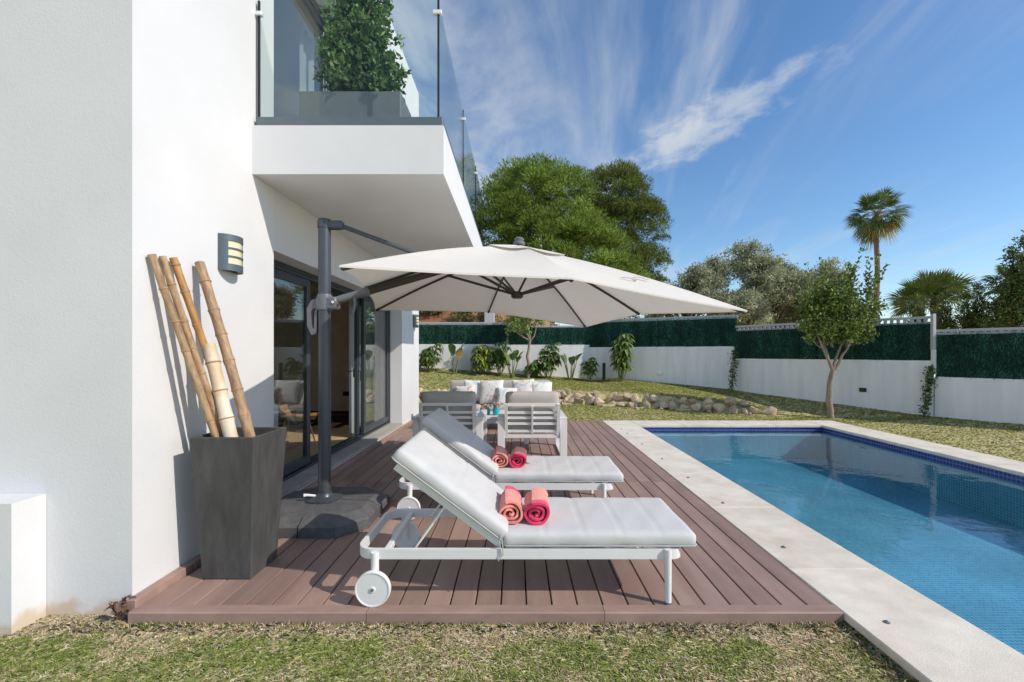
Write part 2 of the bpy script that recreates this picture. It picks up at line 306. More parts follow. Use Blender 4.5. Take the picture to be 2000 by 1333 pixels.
# ------------------------------------------------------------------ mesh helpers
class MB:
    def __init__(s): s.v = []; s.f = []; s.n = 0
    def add(s, V, F, M=None):
        V = [Vector(p) for p in V]
        if M is not None: V = [M @ p for p in V]
        o = s.n; s.v += [tuple(p) for p in V]; s.f += [tuple(i+o for i in f) for f in F]; s.n += len(V); return s
    def box(s, x0, x1, y0, y1, z0, z1, ch=0.0, M=None):
        if x0 > x1: x0, x1 = x1, x0
        if y0 > y1: y0, y1 = y1, y0
        if z0 > z1: z0, z1 = z1, z0
        if ch <= 0:
            V = [(x, y, z) for z in (z0, z1) for y in (y0, y1) for x in (x0, x1)]
            F = [(0, 2, 3, 1), (4, 5, 7, 6), (0, 1, 5, 4), (2, 6, 7, 3), (0, 4, 6, 2), (1, 3, 7, 5)]
            return s.add(V, F, M)
        ch = min(ch, (x1-x0)*.45, (y1-y0)*.45, (z1-z0)*.45)
        X = (x0, x1); Y = (y0, y1); Z = (z0, z1); V = []; idx = {}
        for i in (0, 1):
            for j in (0, 1):
                for k in (0, 1):
                    sx, sy, sz = (1, -1)[i], (1, -1)[j], (1, -1)[k]
                    for a in range(3):
                        p = [X[i]+sx*ch, Y[j]+sy*ch, Z[k]+sz*ch]; p[a] = (X[i], Y[j], Z[k])[a]
                        idx[i, j, k, a] = len(V); V.append(tuple(p))
        F = []
        for a in range(3):
            b, c = (a+1) % 3, (a+2) % 3
            for e in (0, 1):
                q = []
                for (m, n) in ((0, 0), (1, 0), (1, 1), (0, 1)):
                    t = [0, 0, 0]; t[a] = e; t[b] = m; t[c] = n; q.append(idx[t[0], t[1], t[2], a])
                F.append(tuple(q) if e else tuple(q[::-1]))
        for a in range(3):                      # edges along axis a
            b, c = (a+1) % 3, (a+2) % 3
            for m in (0, 1):
                for n in (0, 1):
                    t0 = [0, 0, 0]; t0[b] = m; t0[c] = n; t1 = list(t0); t1[a] = 1
                    q = [idx[(*t0, b)], idx[(*t1, b)], idx[(*t1, c)], idx[(*t0, c)]]
                    F.append(tuple(q) if (m == n) == False else tuple(q[::-1]))
        for i in (0, 1):
            for j in (0, 1):
                for k in (0, 1):
                    q = (idx[i, j, k, 0], idx[i, j, k, 1], idx[i, j, k, 2])
                    F.append(q if (i+j+k) % 2 else q[::-1])
        return s.add(V, F, M)
    def tube(s, pts, rad, n=10, caps=True, sq=None, M=None):
        pts = [Vector(p) for p in pts]
        if not hasattr(rad, '__len__'): rad = [rad]*len(pts)
        V = []; F = []; up = None
        for i, p in enumerate(pts):
            d = (pts[min(i+1, len(pts)-1)]-pts[max(i-1, 0)]).normalized()
            if up is None:
                up = Vector((0, 0, 1)) if abs(d.z) < .9 else Vector((0, 1, 0))
            a = d.cross(up).normalized(); b = a.cross(d).normalized(); up = b
            for k in range(n):
                t = 2*math.pi*k/n
                V.append(p+a*(math.cos(t)*rad[i])+b*(math.sin(t)*rad[i]*(sq or 1)))
        for i in range(len(pts)-1):
            for k in range(n):
                F.append((i*n+k, i*n+(k+1) % n, (i+1)*n+(k+1) % n, (i+1)*n+k))
        if caps:
            F.append(tuple(range(n))[::-1]); F.append(tuple((len(pts)-1)*n+k for k in range(n)))
        return s.add(V, F, M)
    def bar(s, p0, p1, w, h, M=None, up=(0, 0, 1)):
        """rectangular bar from p0 to p1: w across, h along 'up'"""
        p0, p1 = Vector(p0), Vector(p1); d = (p1-p0).normalized(); u = Vector(up)
        a = d.cross(u)
        if a.length < 1e-4: a = d.cross(Vector((0, 1, 0)))
        a.normalize(); b = a.cross(d).normalized()
        V = [p+a*(sx*w/2)+b*(sz*h/2) for p in (p0, p1) for (sx, sz) in ((-1, -1), (1, -1), (1, 1), (-1, 1))]
        return s.add(V, [(3, 2, 1, 0), (4, 5, 6, 7), (0, 1, 5, 4), (1, 2, 6, 5), (2, 3, 7, 6), (3, 0, 4, 7)], M)
    def prism(s, poly, z0, z1, M=None):
        n = len(poly); V = [(x, y, z0) for x, y in poly]+[(x, y, z1) for x, y in poly]
        return s.add(V, [tuple(range(n))[::-1], tuple(range(n, 2*n))]+[(i, (i+1) % n, n+(i+1) % n, n+i) for i in range(n)], M)
    def lathe(s, prof, n=24, M=None):
        V = []; F = []
        for r, z in prof:
            for k in range(n):
                t = 2*math.pi*k/n; V.append((r*math.cos(t), r*math.sin(t), z))
        for i in range(len(prof)-1):
            for k in range(n): F.append((i*n+k, i*n+(k+1) % n, (i+1)*n+(k+1) % n, (i+1)*n+k))
        F.append(tuple(range(n))[::-1]); F.append(tuple((len(prof)-1)*n+k for k in range(n)))
        return s.add(V, F, M)
    def mesh(s, name, smooth=None):
        me = bpy.data.meshes.new(name); me.from_pydata(s.v, [], s.f); me.validate()
        if smooth is not None:
            me.polygons.foreach_set('use_smooth', [True]*len(me.polygons)); me.set_sharp_from_angle(angle=R(smooth))
        me.update(); return me
    def build(s, name, m, parent=None, smooth=None, loc=None, rot=None, kind=None):
        return obj(name, s.mesh(name, smooth), m, parent, loc, rot, kind)

def obj(name, me, m, parent=None, loc=None, rot=None, kind=None):
    if m is not None and not me.materials: me.materials.append(m)
    o = bpy.data.objects.new(name, me); C.objects.link(o)
    if parent is not None: o.parent = parent
    if loc is not None: o.location = loc
    if rot is not None: o.rotation_euler = rot
    if kind: o['kind'] = kind
    return o
def thing(name, label, cat, loc=(0, 0, 0), rotz=0, group=None):
    o = bpy.data.objects.new(name, None); C.objects.link(o); o.empty_display_size = .1
    o.location = loc; o.rotation_euler = (0, 0, rotz); o['label'] = label; o['category'] = cat
    if group: o['group'] = group
    return o
def tag(o, label, cat, group=None):
    o['label'] = label; o['category'] = cat
    if group: o['group'] = group
    return o
def copy_tree(o, parent=None):
    c = o.copy(); C.objects.link(c); c.parent = parent
    for ch in [k for k in C.objects if k.parent == o]: copy_tree(ch, c)
    return c
def fast_mesh(name, V, k, cols=None, smooth=False):
    """V: (n*k,3) array, faces of k consecutive vertices; cols: (n,3) per face"""
    V = np.ascontiguousarray(V, dtype=np.float32); n = len(V)//k
    me = bpy.data.meshes.new(name)
    me.vertices.add(len(V)); me.vertices.foreach_set('co', V.ravel())
    me.loops.add(n*k); me.loops.foreach_set('vertex_index', np.arange(n*k, dtype=np.int32))
    me.polygons.add(n); me.polygons.foreach_set('loop_start', np.arange(0, n*k, k, dtype=np.int32))
    if cols is not None:
        a = me.attributes.new('col', 'FLOAT_COLOR', 'POINT')
        cc = np.ones((n*k, 4), np.float32); cc[:, :3] = np.repeat(np.asarray(cols, np.float32), k, axis=0)
        a.data.foreach_set('color', cc.ravel())
    me.update(calc_edges=True)
    return me
def unit(a): return a/np.maximum(np.linalg.norm(a, axis=1, keepdims=True), 1e-9)
def leaves(P, D, length, width, cols, droop=0.0, rs=rng):
    """rhombic leaves at P pointing along D; returns (verts (n*4,3), cols)"""
    n = len(P); D = unit(D)
    side = unit(np.cross(D, rs.normal(size=(n, 3))))
    l = np.broadcast_to(np.asarray(length, float), (n,))[:, None]; w = np.broadcast_to(np.asarray(width, float), (n,))[:, None]
    tip = P+D*l; tip[:, 2] -= droop*l[:, 0]
    mid = P+D*l*.45; mid[:, 2] += droop*l[:, 0]*.05
    V = np.stack([P, mid+side*w*.5, tip, mid-side*w*.5], 1).reshape(-1, 3)
    return V, cols
LEAFK = [1.0]
def pick_cols(n, palette, jitter=.18, rs=rng):
    pal = np.array(palette)*LEAFK[0]; c = pal[rs.integers(0, len(pal), n)]
    return np.clip(c*(1+rs.normal(0, jitter, (n, 1))), 0, 1)
def softbox(L, W, T, r=.03, nx=24, ny=14, nz=5, puff=0.0, seams=(), seam_d=.006, seam_w=.012, pillow=0.0):
    """soft rounded cushion centred on the origin"""
    mb = MB(); idx = {}
    def P(i, j, k):
        x, y, z = (i/nx-.5)*L, (j/ny-.5)*W, (k/nz-.5)*T
        u, v = 2*x/L, 2*y/W
        cx = min(max(x, -L/2+r), L/2-r); cy = min(max(y, -W/2+r), W/2-r); rz = min(r, T/2*.98); cz = min(max(z, -T/2+rz), T/2-rz)
        d = Vector((x-cx, y-cy, z-cz))
        if d.length > 1e-9:
            m = max(abs(d.x)/r if r else 0, abs(d.y)/r if r else 0, abs(d.z)/rz)
            d = Vector((d.x/r, d.y/r, d.z/rz)).normalized()*m; d = Vector((d.x*r, d.y*r, d.z*rz))
        q = Vector((cx, cy, cz))+d
        if pillow:
            e = max(0, (1-u*u)*(1-v*v))**.5; q.z *= (1-pillow)+pillow*e
            s = 1-.10*pillow*(abs(u)**2)*(1-abs(v)**2); q.y *= 1-.10*pillow*(1-u*u)*abs(v); q.x *= 1-.10*pillow*(1-v*v)*abs(u)
        sg = 1 if z > 0 else -1
        a = abs(2*z/T)
        q.z += sg*a*puff*(1-u**4)*(1-v**4)
        q.z += sg*a*(.0022*math.sin(11*x+5*y)*math.sin(8*y-4*x+1)+.0012*math.sin(31*x-17*y)); q.y += .0018*math.sin(23*x+9*z)*(abs(v) > .9)
        for sx in seams: q.z -= sg*a*seam_d*math.exp(-((x-sx)/seam_w)**2)
        return q
    def vid(i, j, k):
        if (i, j, k) not in idx: idx[i, j, k] = mb.n; mb.v.append(tuple(P(i, j, k))); mb.n += 1
        return idx[i, j, k]
    for i in range(nx):
        for j in range(ny):
            mb.f.append((vid(i, j, nz), vid(i+1, j, nz), vid(i+1, j+1, nz), vid(i, j+1, nz)))
            mb.f.append((vid(i, j, 0), vid(i, j+1, 0), vid(i+1, j+1, 0), vid(i+1, j, 0)))
    for i in range(nx):
        for k in range(nz):
            mb.f.append((vid(i, 0, k), vid(i+1, 0, k), vid(i+1, 0, k+1), vid(i, 0, k+1)))
            mb.f.append((vid(i, ny, k), vid(i, ny, k+1), vid(i+1, ny, k+1), vid(i+1, ny, k)))
    for j in range(ny):
        for k in range(nz):
            mb.f.append((vid(0, j, k), vid(0, j, k+1), vid(0, j+1, k+1), vid(0, j+1, k)))
            mb.f.append((vid(nx, j, k), vid(nx, j+1, k), vid(nx, j+1, k+1), vid(nx, j, k+1)))
    return mb

# ------------------------------------------------------------------ ground
def sstep(t): t = np.clip(t, 0, 1); return t*t*(3-2*t)
def ystone(x): return np.where(x < 1.3, 12.4+np.clip(1.3-x, 0, 4)*.06, 12.4-(x-1.3)*.333)
def gz(x, y):
    x = np.asarray(x, float); y = np.asarray(y, float)
    z = -.065+.14*sstep((y-9.5)/3)+.12*sstep((x-6.9)/2.4)*sstep((y-3)/4)
    t = np.clip(y-ystone(x), 0, 4.5)
    sl = np.interp(x, [-3.4, 2.5, 6.5, 10], [.2, .045, .10, .05])
    h = .33*np.clip((6.6-x)/3.2, 0, 1)
    z = z+h*sstep((y-ystone(x)+.10)/.30)*(x < 7)+sl*t*sstep((12-x)/4)
    # rough ground beyond the boundary, rising to an earth bank on the left
    z = z+3.1*np.exp(-((x+4)/9.0)**2)*sstep((y-17.5)/7)+.9*sstep((y-17)/14)*np.exp(-((x-6)/16)**2)
    return z
PX0, PX1, PY0, PY1 = 2.44, 6.22, -1.2, 9.0                    # pool, inner faces
CW = .60                                                     # coping width
def build_ground():
    xs = sorted(set(list(np.arange(-8, 15.01, .4).round(3))+[2.3, 6.4]+list(np.arange(-60, -8, 5))+list(np.arange(16, 70, 4))+[-900, -400, -150, 100, 200, 450, 900]))
    ys = sorted(set(list(np.arange(-2.4, 20, .3).round(3))+[-1.35, 9.15]+list(np.arange(20, 60, 2.5))+[-900, -300, -100, -40, -20, -10, -5, 70, 90, 130, 250, 500, 1200]))
    X, Y = np.meshgrid(xs, ys); Z = gz(X, Y)
    nx, ny = len(xs), len(ys); V = np.stack([X.ravel(), Y.ravel(), Z.ravel()], 1); F = []
    for j in range(ny-1):
        for i in range(nx-1):
            cx, cy = (xs[i]+xs[i+1])/2, (ys[j]+ys[j+1])/2
            if 2.3 < cx < 6.4 and -1.35 < cy < 9.15: continue
            F.append((j*nx+i, j*nx+i+1, (j+1)*nx+i+1, (j+1)*nx+i))
    me = bpy.data.meshes.new('ground'); me.from_pydata(V.tolist(), [], F)
    a = me.attributes.new('earth', 'FLOAT', 'POINT')
    e = sstep((Y-16.5)/2)*(.35+.65*np.exp(-((X+5)/8)**2))
    a.data.foreach_set('value', e.ravel().astype(np.float32))
    me.polygons.foreach_set('use_smooth', [True]*len(me.polygons))
    obj('ground', me, LAWN, kind='structure')
build_ground()

def grass(name, label, pts, h, w, palette, lean=.6, parent=None, patch=None):
    n = len(pts); d = rng.normal(size=(n, 2)); d = d/np.linalg.norm(d, axis=1, keepdims=True)
    hh = h*rng.uniform(.45, 1.25, n); ln = lean*rng.uniform(.2, 1.5, n)*hh
    P = np.stack([pts[:, 0], pts[:, 1], gz(pts[:, 0], pts[:, 1])-.004], 1)
    s = np.stack([-d[:, 1], d[:, 0], np.zeros(n)], 1)*(w*rng.uniform(.6, 1.3, n))[:, None]*.5
    D = np.stack([d[:, 0], d[:, 1], np.zeros(n)], 1)
    mid = P+D*(ln*.35)[:, None]; mid[:, 2] += hh*.62
    tip = P+D*ln[:, None]; tip[:, 2] += hh*np.clip(1.15-.32*ln/hh, .35, 1)
    V = np.stack([P-s, P+s, mid+s*.75, tip, mid-s*.75], 1).reshape(-1, 3)
    cols = pick_cols(n, palette, .22)
    if patch is not None:
        green, dry, f = patch; k = rng.random(n) < f
        cols = np.where(k[:, None], pick_cols(n, green, .2), pick_cols(n, dry, .2))
    o = obj(name, fast_mesh(name, V, 5, cols), GRASSM, kind='stuff')
    o['label'] = label; o['category'] = 'grass'
    return o
def vnoise(x, y, s, seed):
    r = np.random.default_rng(seed); T = r.random((64, 64)); x = x*s; y = y*s
    i, j = np.floor(x).astype(int), np.floor(y).astype(int); a, b = x-i, y-j; a = a*a*(3-2*a); b = b*b*(3-2*b)
    g = lambda p, q: T[p % 64, q % 64]
    return (g(i, j)*(1-a)+g(i+1, j)*a)*(1-b)+(g(i, j+1)*(1-a)+g(i+1, j+1)*a)*b
GREEN = [(.30, .37, .09), (.22, .30, .065), (.38, .43, .13), (.44, .48, .18)]
DRY = [(.80, .67, .43), (.84, .73, .51), (.72, .58, .36), (.66, .48, .30), (.82, .72, .49)]
def build_grass():
    n = 135000
    x = rng.uniform(-3.6, 2.35, n); y = rng.uniform(1.72, 2.66, n)
    keep = ~((x > -2.22) & (x < 1.87) & (y > 2.46)) & ~((x > 1.83)) & ~((x < -2.22) & (y > 2.58)) & ~((x < -2.75) & (y > 2.40))
    x, y = x[keep], y[keep]
    f = .62*vnoise(x, y, 3.5, 1)+.45*vnoise(x, y, 11, 2)+.12
    f = f-.45*np.exp(-((2.47-y)/.12)**2)-.25*np.exp(-((y-2.6)/.15)**2)
    f = np.clip((f-.21)*1.6, .05, .92)
    grass('lawn_grass', 'short patchy green and straw coloured grass in front of the deck', np.stack([x, y], 1), .018, .0043, DRY, 2.5, patch=(GREEN, DRY, f))
    # longer tufts left by the mower along the deck front, the wall foot and the coping
    n = 5200
    x = rng.uniform(-2.6, 1.86, n); y = 2.489-np.abs(rng.normal(0, .045, n)); k = rng.random(n) < .12+.8*vnoise(x, y*0+1, 3, 21)*vnoise(x, y*0+7, 9, 22)
    t_ = rng.uniform(1.4, 2.6, 1600); x2 = 1.838-np.abs(rng.normal(0, .045, 1600)); y2 = t_; k2 = (y2 < 2.47) & (rng.random(1600) < .6)
    x = np.concatenate([x[k], x2[k2]]); y = np.concatenate([y[k], y2[k2]])
    grass('edge_tufts', 'longer grass tufts along the front edge of the deck and coping', np.stack([x, y], 1), .032, .0042, DRY, 1.3, patch=(GREEN, DRY, np.full(len(x), .40)))
    n = 170000
    x = rng.uniform(-4.0, 11.5, n); y = rng.uniform(9.55, 15.6, n)
    keep = np.ones(n, bool)
    keep &= ~((x > 1.8) & (x < PX1+CW+.02) & (y < PY1+CW+.05)); keep &= ~((x > -4.0) & (x < 1.9) & (y < 9.66)); keep &= ~((x < -2.2) & (y < 10.2))
    keep &= (y < 15.5) & ~((x > 2.5) & ((y-15.5)*4.05+2.1*(x-2.5) > 0) & (x < 6.6)) & ~((x >= 6.55) & ((y-13.4)*2.65+3.55*(x-6.55) > 0))
    keep &= ~((np.abs(y-ystone(x)) < .16) & (x < 6.0))
    x, y = x[keep], y[keep]
    f = np.clip(.42+.75*vnoise(x, y, 1.1, 5)+.35*vnoise(x, y, 5, 6)+.15*(y > ystone(x))-.25*(y < 10.6), .1, .95)
    LG = [(.36, .40, .075), (.29, .35, .06), (.44, .46, .11)]
    LD = [(.68, .58, .28), (.74, .63, .35), (.60, .50, .23)]
    grass('lawn_grass', 'mown yellow green lawn between pool, stones and boundary wall', np.stack([x, y], 1), .024, .013, LG, 1.8, patch=(LG, LD, f))
    # strip of lawn right of the pool
    n = 30000
    x = rng.uniform(PX1+CW, 12.0, n); y = rng.uniform(4.5, 9.7, n); keep = ~(((y-9.75)*2.65+3.55*(x-9.25) > 0))
    x, y = x[keep], y[keep]
    f = np.clip(.3+.75*vnoise(x, y, 1.1, 5)+.2*vnoise(x, y, 5, 6), .1, .9)
    grass('lawn_grass', 'strip of mown grass along the far long side of the pool', np.stack([x, y], 1), .022, .012, LG, 1.8, patch=(LG, LD, f))
build_grass()

# ------------------------------------------------------------------ deck
DX0, DX1, DY0, DY1 = -2.195, 1.845, 2.515, 9.60
def build_deck():
    deck = bpy.data.objects.new('deck', None); C.objects.link(deck); deck['kind'] = 'structure'
    MB().box(DX0+.01, DX1-.01, DY0+.02, DY1-.01, -.20, -.030).build('subframe', UNDER, deck)
    pitch = .1491; nb = 27
    rows = [(DY0+.058, 5.05), (5.054, 7.45), (7.454, DY1)]
    shapes = {}
    for r, (y0, y1) in enumerate(rows):
        b = MB().box(-.0703, .0703, y0-(y0+y1)/2, y1-(y0+y1)/2, -.025, 0, .0035); shapes[r] = b.mesh('plank')
    for i in range(nb):
        x = DX0+.012+pitch*(i+.5)
        for r, (y0, y1) in enumerate(rows):
            o = obj('plank', shapes[r], DECK, deck); o.location = (x, (y0+y1)/2, rng.uniform(-.0012, .0))
    # front edge trim in three lengths, with a folded lip over the board ends
    L = (DX1-DX0+.004)/3
    for i in range(3):
        x0 = DX0-.004+i*L*1.0; t = MB()
        t.prism([(DY0-.022, -.075), (DY0-.0, -.075), (DY0-.0, -.010), (DY0+.054, -.010), (DY0+.054, .004), (DY0-.016, .004), (DY0-.022, -.002)], 0, L-.003,
                M=Matrix(((0, 0, 1, x0), (1, 0, 0, 0), (0, 1, 0, 0), (0, 0, 0, 1))))
        t.build('edge_trim', TRIM, deck)
    for (y0, y1) in ((DY0+.02, 2.99), (3.0, 4.02), (4.12, 6.3), (6.304, 8.6), (8.66, 9.6)):
        MB().box(DX0-.052, DX0+.004, y0, y1, -.02, .05, .004).build('skirting', TRIM, deck)
build_deck()

# ------------------------------------------------------------------ pool
def build_pool():
    pool = thing('swimming_pool', 'rectangular swimming pool lined with turquoise mosaic beside the deck', 'swimming pool', (PX0, PY0, 0))
    def P(name, mb, m, **k): 
        o = mb.build(name, m, pool, **k); o.location = (-PX0, -PY0, 0); return o
    zf = -.68; zc = -.045; zb = -.155
    P('floor', MB().box(PX0-.2, PX1+.2, PY0-.2, PY1+.2, zf-.1, zf), MOSF)
    for a, b in ((PX0-.2, PX0), (PX1, PX1+.2)):
        P('side_wall', MB().box(a, b, PY0, PY1, zf, zb), MOSX)
        e = .0; P('waterline_band', MB().box(a, b, PY0, PY1, zb, zc), BANDX)
    for a, b in ((PY0-.2, PY0), (PY1, PY1+.2)):
        P('end_wall', MB().box(PX0-.2, PX1+.2, a, b, zf, zb), MOSY)
        P('waterline_band', MB().box(PX0-.2, PX1+.2, a, b, zb, zc), BANDY)
    # coping slabs with thin joints
    g = .003; ov = .025; t = zc+.001
    sl = {}
    def slab(x0, x1, y0, y1):
        key = (round(x1-x0, 3), round(y1-y0, 3))
        if key not in sl: sl[key] = MB().box(-(x1-x0)/2, (x1-x0)/2, -(y1-y0)/2, (y1-y0)/2, t, .004, .006).mesh('coping_slab')
        o = obj('coping_slab', sl[key], STONE, pool); o.location = ((x0+x1)/2-PX0, (y0+y1)/2-PY0, rng.uniform(-.0008, .0008))
    def run(a, b, n): 
        s = (b-a)/n; return [(a+i*s+g/2, a+(i+1)*s-g/2) for i in range(n)]
    for a, b in run(PY0-CW, PY1, 9):
        slab(PX0-CW+.008, PX0+ov, a, b); slab(PX1-ov, PX1+CW, a, b)
    slab(PX0-CW+.008, PX0+ov, PY1+g, PY1+CW); slab(PX1-ov, PX1+CW, PY1+g, PY1+CW)
    for a, b in run(PX0+ov, PX1-ov, 4): slab(a, b, PY1-ov, PY1+CW)
    # concrete bed under the coping
    for (x0, x1, y0, y1) in ((PX0-CW+.03, PX0-.2, PY0-CW, PY1+CW-.02), (PX1+.2, PX1+CW-.03, PY0-CW, PY1+CW-.02), (PX0-.2, PX1+.2, PY1+.2, PY1+CW-.02)):
        P('coping_bed', MB().box(x0, x1, y0, y1, -.30, t-.002), STONE)
    # water
    w = bpy.data.meshes.new('water'); w.from_pydata([(PX0, PY0, -.105), (PX1, PY0, -.105), (PX1, PY1, -.105), (PX0, PY1, -.105)], [], [(0, 1, 2, 3)])
    o = obj('water', w, WATER, kind='structure')
    # pool cover anchors let into the coping
    an = MB().lathe([(.016, 0), (.016, .004), (.009, .008), (.004, .012)], 12).mesh('anchor', 40)
    for i, y in enumerate((2.40, 3.33, 4.31, 5.19, 6.12, 7.1, 8.05, 8.5)):
        tag(obj('cover_anchor', an, GREYMET, loc=(2.01, y, .0045)), 'small metal cover anchor in the coping, %s from the bottom of the picture' % ('first', 'second', 'third', 'fourth', 'fifth', 'sixth', 'seventh', 'eighth')[i], 'anchor', 'cover anchors along the coping')
build_pool()

# ------------------------------------------------------------------ house
WX = -2.25; GX = -2.56
def build_house():
    h = thing('house', 'white rendered two storey villa with cantilevered balcony and sliding doors', 'house', (WX, 2.58, 0))
    def P(name, mb, m=WHITE, par=None, **k):
        o = mb.build(name, m, par or h, **k)
        if par is None: o.location = (-WX, -2.58, 0)
        return o
    H = 6.3
    # near L-shaped wall, facing the lawn and the deck
    P('corner_wall', MB().prism([(-9, 2.58), (WX, 2.58), (WX, 4.08), (WX-.36, 4.08), (WX-.36, 2.86), (-9, 2.86)], -.3, 7.4), WHITEF)
    P('lintel', MB().box(WX-.36, WX, 4.08, 8.62, 2.42, 3.395))
    P('far_wall', MB().prism([(WX, 8.62), (WX, 10.1), (-9, 10.1), (-9, 9.9), (WX-.36, 9.9), (WX-.36, 8.62)], -.3, 3.395), WHITEF)
    P('back_wall', MB().box(-9.2, -9.002, 2.58, 10.1, -.3, 7.4))
    # upper floor
    P('upper_far_wall', MB().box(-9, WX, 7.5, 10.1, 3.397, 7.4))
    P('upper_lintel', MB().box(WX-.36, WX, 4.081, 7.499, 5.8, 7.4))
    P('roof', MB().box(-9, WX-.362, 2.862, 7.498, 5.95, 6.3))
    P('upper_floor', MB().box(-9, WX-.362, 2.87, 9.9, 2.75, 3.41), PLASTER)
    # rooms
    P('room_floor', MB().box(-9, WX-.36, 2.87, 9.89, -.1, .085), UNDER)
    fl = MB().box(-.092, .092, -.9, .9, 0, .012, .0012).mesh('floorboard')
    for i in range(16):
        for j in range(4):
            x = -5.6+i*.186; y = 3.6+j*1.803+(i % 3)*.3
            if y > 8.95: continue
            o = obj('floorboard', fl, OAK, h); o.location = (x-WX, y-2.58, .086)
    P('room_end_wall', MB().box(-9, WX-.362, 9.80, 9.895, .09, 2.745), PLASTER)
    P('room_skirting', MB().box(-9, WX-.37, 9.783, 9.797, .10, .19), DARKWOOD)
    P('room_side_wall', MB().box(-6.2, -6.05, 2.87, 9.79, .09, 2.745), PLASTER)
    P('wall_socket', MB().box(-3.86, -3.68, 9.772, 9.797, .52, .62, .004), BLACK)
    P('upper_room_wall', MB().box(-5.2, -5.05, 2.9, 7.49, 3.42, 5.94), PLASTER)
    # door sill in stone slabs
    for i in range(5):
        y0 = 4.085+i*.906
        P('sill_slab', MB().box(WX-.34, WX+.012, y0+.002, y0+.904, .065, .105, .004), SILL)
    P('sill_riser', MB().box(WX-.34, WX-.001, 4.083, 8.617, -.3, .064), WHITE)
    # ---------- sliding doors, ground floor
    def frame(y0, y1, z0, z1, x, w=.062, d=.055, par=h, name='door_panel', pane=True):
        f = MB()
        f.box(x-d/2, x+d/2, y0, y0+w, z0, z1, .003); f.box(x-d/2, x+d/2, y1-w, y1, z0, z1, .003)
        f.box(x-d/2, x+d/2, y0+w, y1-w, z0, z0+w*1.15, .003); f.box(x-d/2, x+d/2, y0+w, y1-w, z1-w, z1, .003)
        o = P(name, f, ALU)
        if pane: MB().box(x-.006, x+.006, y0+w-.004, y1-w+.004, z0+w, z1-w+.004).build('pane', PANE, o)
        return o
    P('door_track', MB().box(GX-.10, GX+.085, 4.083, 8.617, .106, .135, .003).box(GX+.02, GX+.03, 4.09, 8.61, .136, .150).box(GX-.05, GX-.04, 4.09, 8.61, .136, .150), ALU)
    P('door_head', MB().box(GX-.10, GX+.085, 4.083, 8.617, 2.345, 2.418, .003).box(GX+.086, GX+.10, 4.09, 8.61, 2.38, 2.415), ALU)
    P('door_jamb', MB().box(GX-.10, GX+.085, 4.083, 4.13, .137, 2.343, .003), ALU)
    P('door_jamb', MB().box(GX-.10, GX+.085, 8.57, 8.617, .137, 2.343, .003), ALU)
    frame(4.13, 5.32, .152, 2.343, GX+.042, .085)
    frame(7.18, 8.57, .152, 2.343, GX+.042, .085)
    d2 = frame(7.10, 8.45, .152, 2.343, GX-.035, .085)
    MB().box(GX-.09, GX-.066, 7.125, 7.155, 1.08, 1.22, .004).tube([(GX-.10, 7.14, 1.18), (GX-.12, 7.14, 1.18), (GX-.12, 7.02, 1.17)], .009, 8).tube([(GX-.005, 7.14, 1.18), (GX+.03, 7.135, 1.18), (GX+.03, 7.13, 1.02)], .009, 8).build('door_handle', BLACK, d2)
    # ---------- upper sliding door
    P('door_head', MB().box(GX-.10, GX+.085, 4.083, 7.495, 5.70, 5.798, .003), ALU)
    P('door_track', MB().box(GX-.10, GX+.085, 4.083, 7.495, 3.425, 3.46, .003), ALU)
    frame(4.09, 5.75, 3.462, 5.698, GX+.042, .07); frame(5.70, 7.49, 3.462, 5.698, GX-.035, .07)
    # ---------- balcony
    BX = -.625; BY0, BY1 = 3.75, 8.9
    P('balcony_slab', MB().box(WX+.001, BX, BY0, BY1, 2.99, 3.405))
    P('balcony_floor', MB().box(WX+.004, BX-.12, BY0+.12, 8.8, 3.407, 3.422), SILL)
    ch = MB().box(WX+.03, BX-.012, BY0+.012, BY0+.085, 3.407, 3.485, .003); P('glass_channel', ch, CHAN)
    ch = MB().box(BX-.085, BX-.012, BY0+.087, BY1-.01, 3.407, 3.485, .003); P('glass_channel', ch, CHAN)
    zt = 4.46
    def pane(x0, x1, y0, y1):
        return P('glass_pane', MB().box(x0, x1, y0, y1, 3.486, zt+(.08 if y1-y0 < .1 else 0), .002), BGLASS)
    pane(WX+.035, BX-.062, BY0+.040, BY0+.056)
    pane(BX-.056, BX-.040, BY0+.045, 5.50); pane(BX-.056, BX-.040, 5.52, 7.15); pane(BX-.056, BX-.040, 7.17, 8.85)
    for (x, y) in ((BX-.050, BY0+.036), (WX+.028, BY0+.05), (BX-.048, 5.51), (BX-.048, 7.16)):
        P('glass_edge_strip', MB().box(x-.008, x+.008, y-.008, y+.008, 3.486, zt+.04), ALUD)
        P('glass_clip', MB().box(x-.045, x+.03, y-.02, y+.02, zt-.09, zt-.055, .004), WMETAL)
build_house()
tag(MB().prism([(-9, 2.40), (-2.75, 2.40), (-2.75, 2.578), (-9, 2.578)], -.3, .65).build('low_wall', WHITEF), 'low white pier against the front face of the house', 'low wall')

def curtain(name, label, x, y0, y1, z0, z1, n=26):
    mb = MB(); k = n*6
    V = []; F = []
    for j, z in enumerate((z0, (z0+z1)/2, z1)):
        for i in range(k+1):
            t = i/k; V.append((x+.028*math.sin(t*n*math.pi)*(1.1-.3*j/2)+.006*math.sin(t*17), y0+(y1-y0)*t, z))
    for j in range(2):
        for i in range(k): a = j*(k+1)+i; F.append((a, a+1, a+k+2, a+k+1))
    mb.add(V, F); return tag(mb.build(name, LINEN, smooth=80), label, 'curtain')
curtain('curtain', 'white curtain behind the folded far glass door panel', GX-.24, 7.35, 8.75, .10, 2.40, 14)
curtain('curtain', 'pale curtain inside the upstairs balcony door', GX-.20, 5.6, 6.5, 3.46, 5.68, 12)

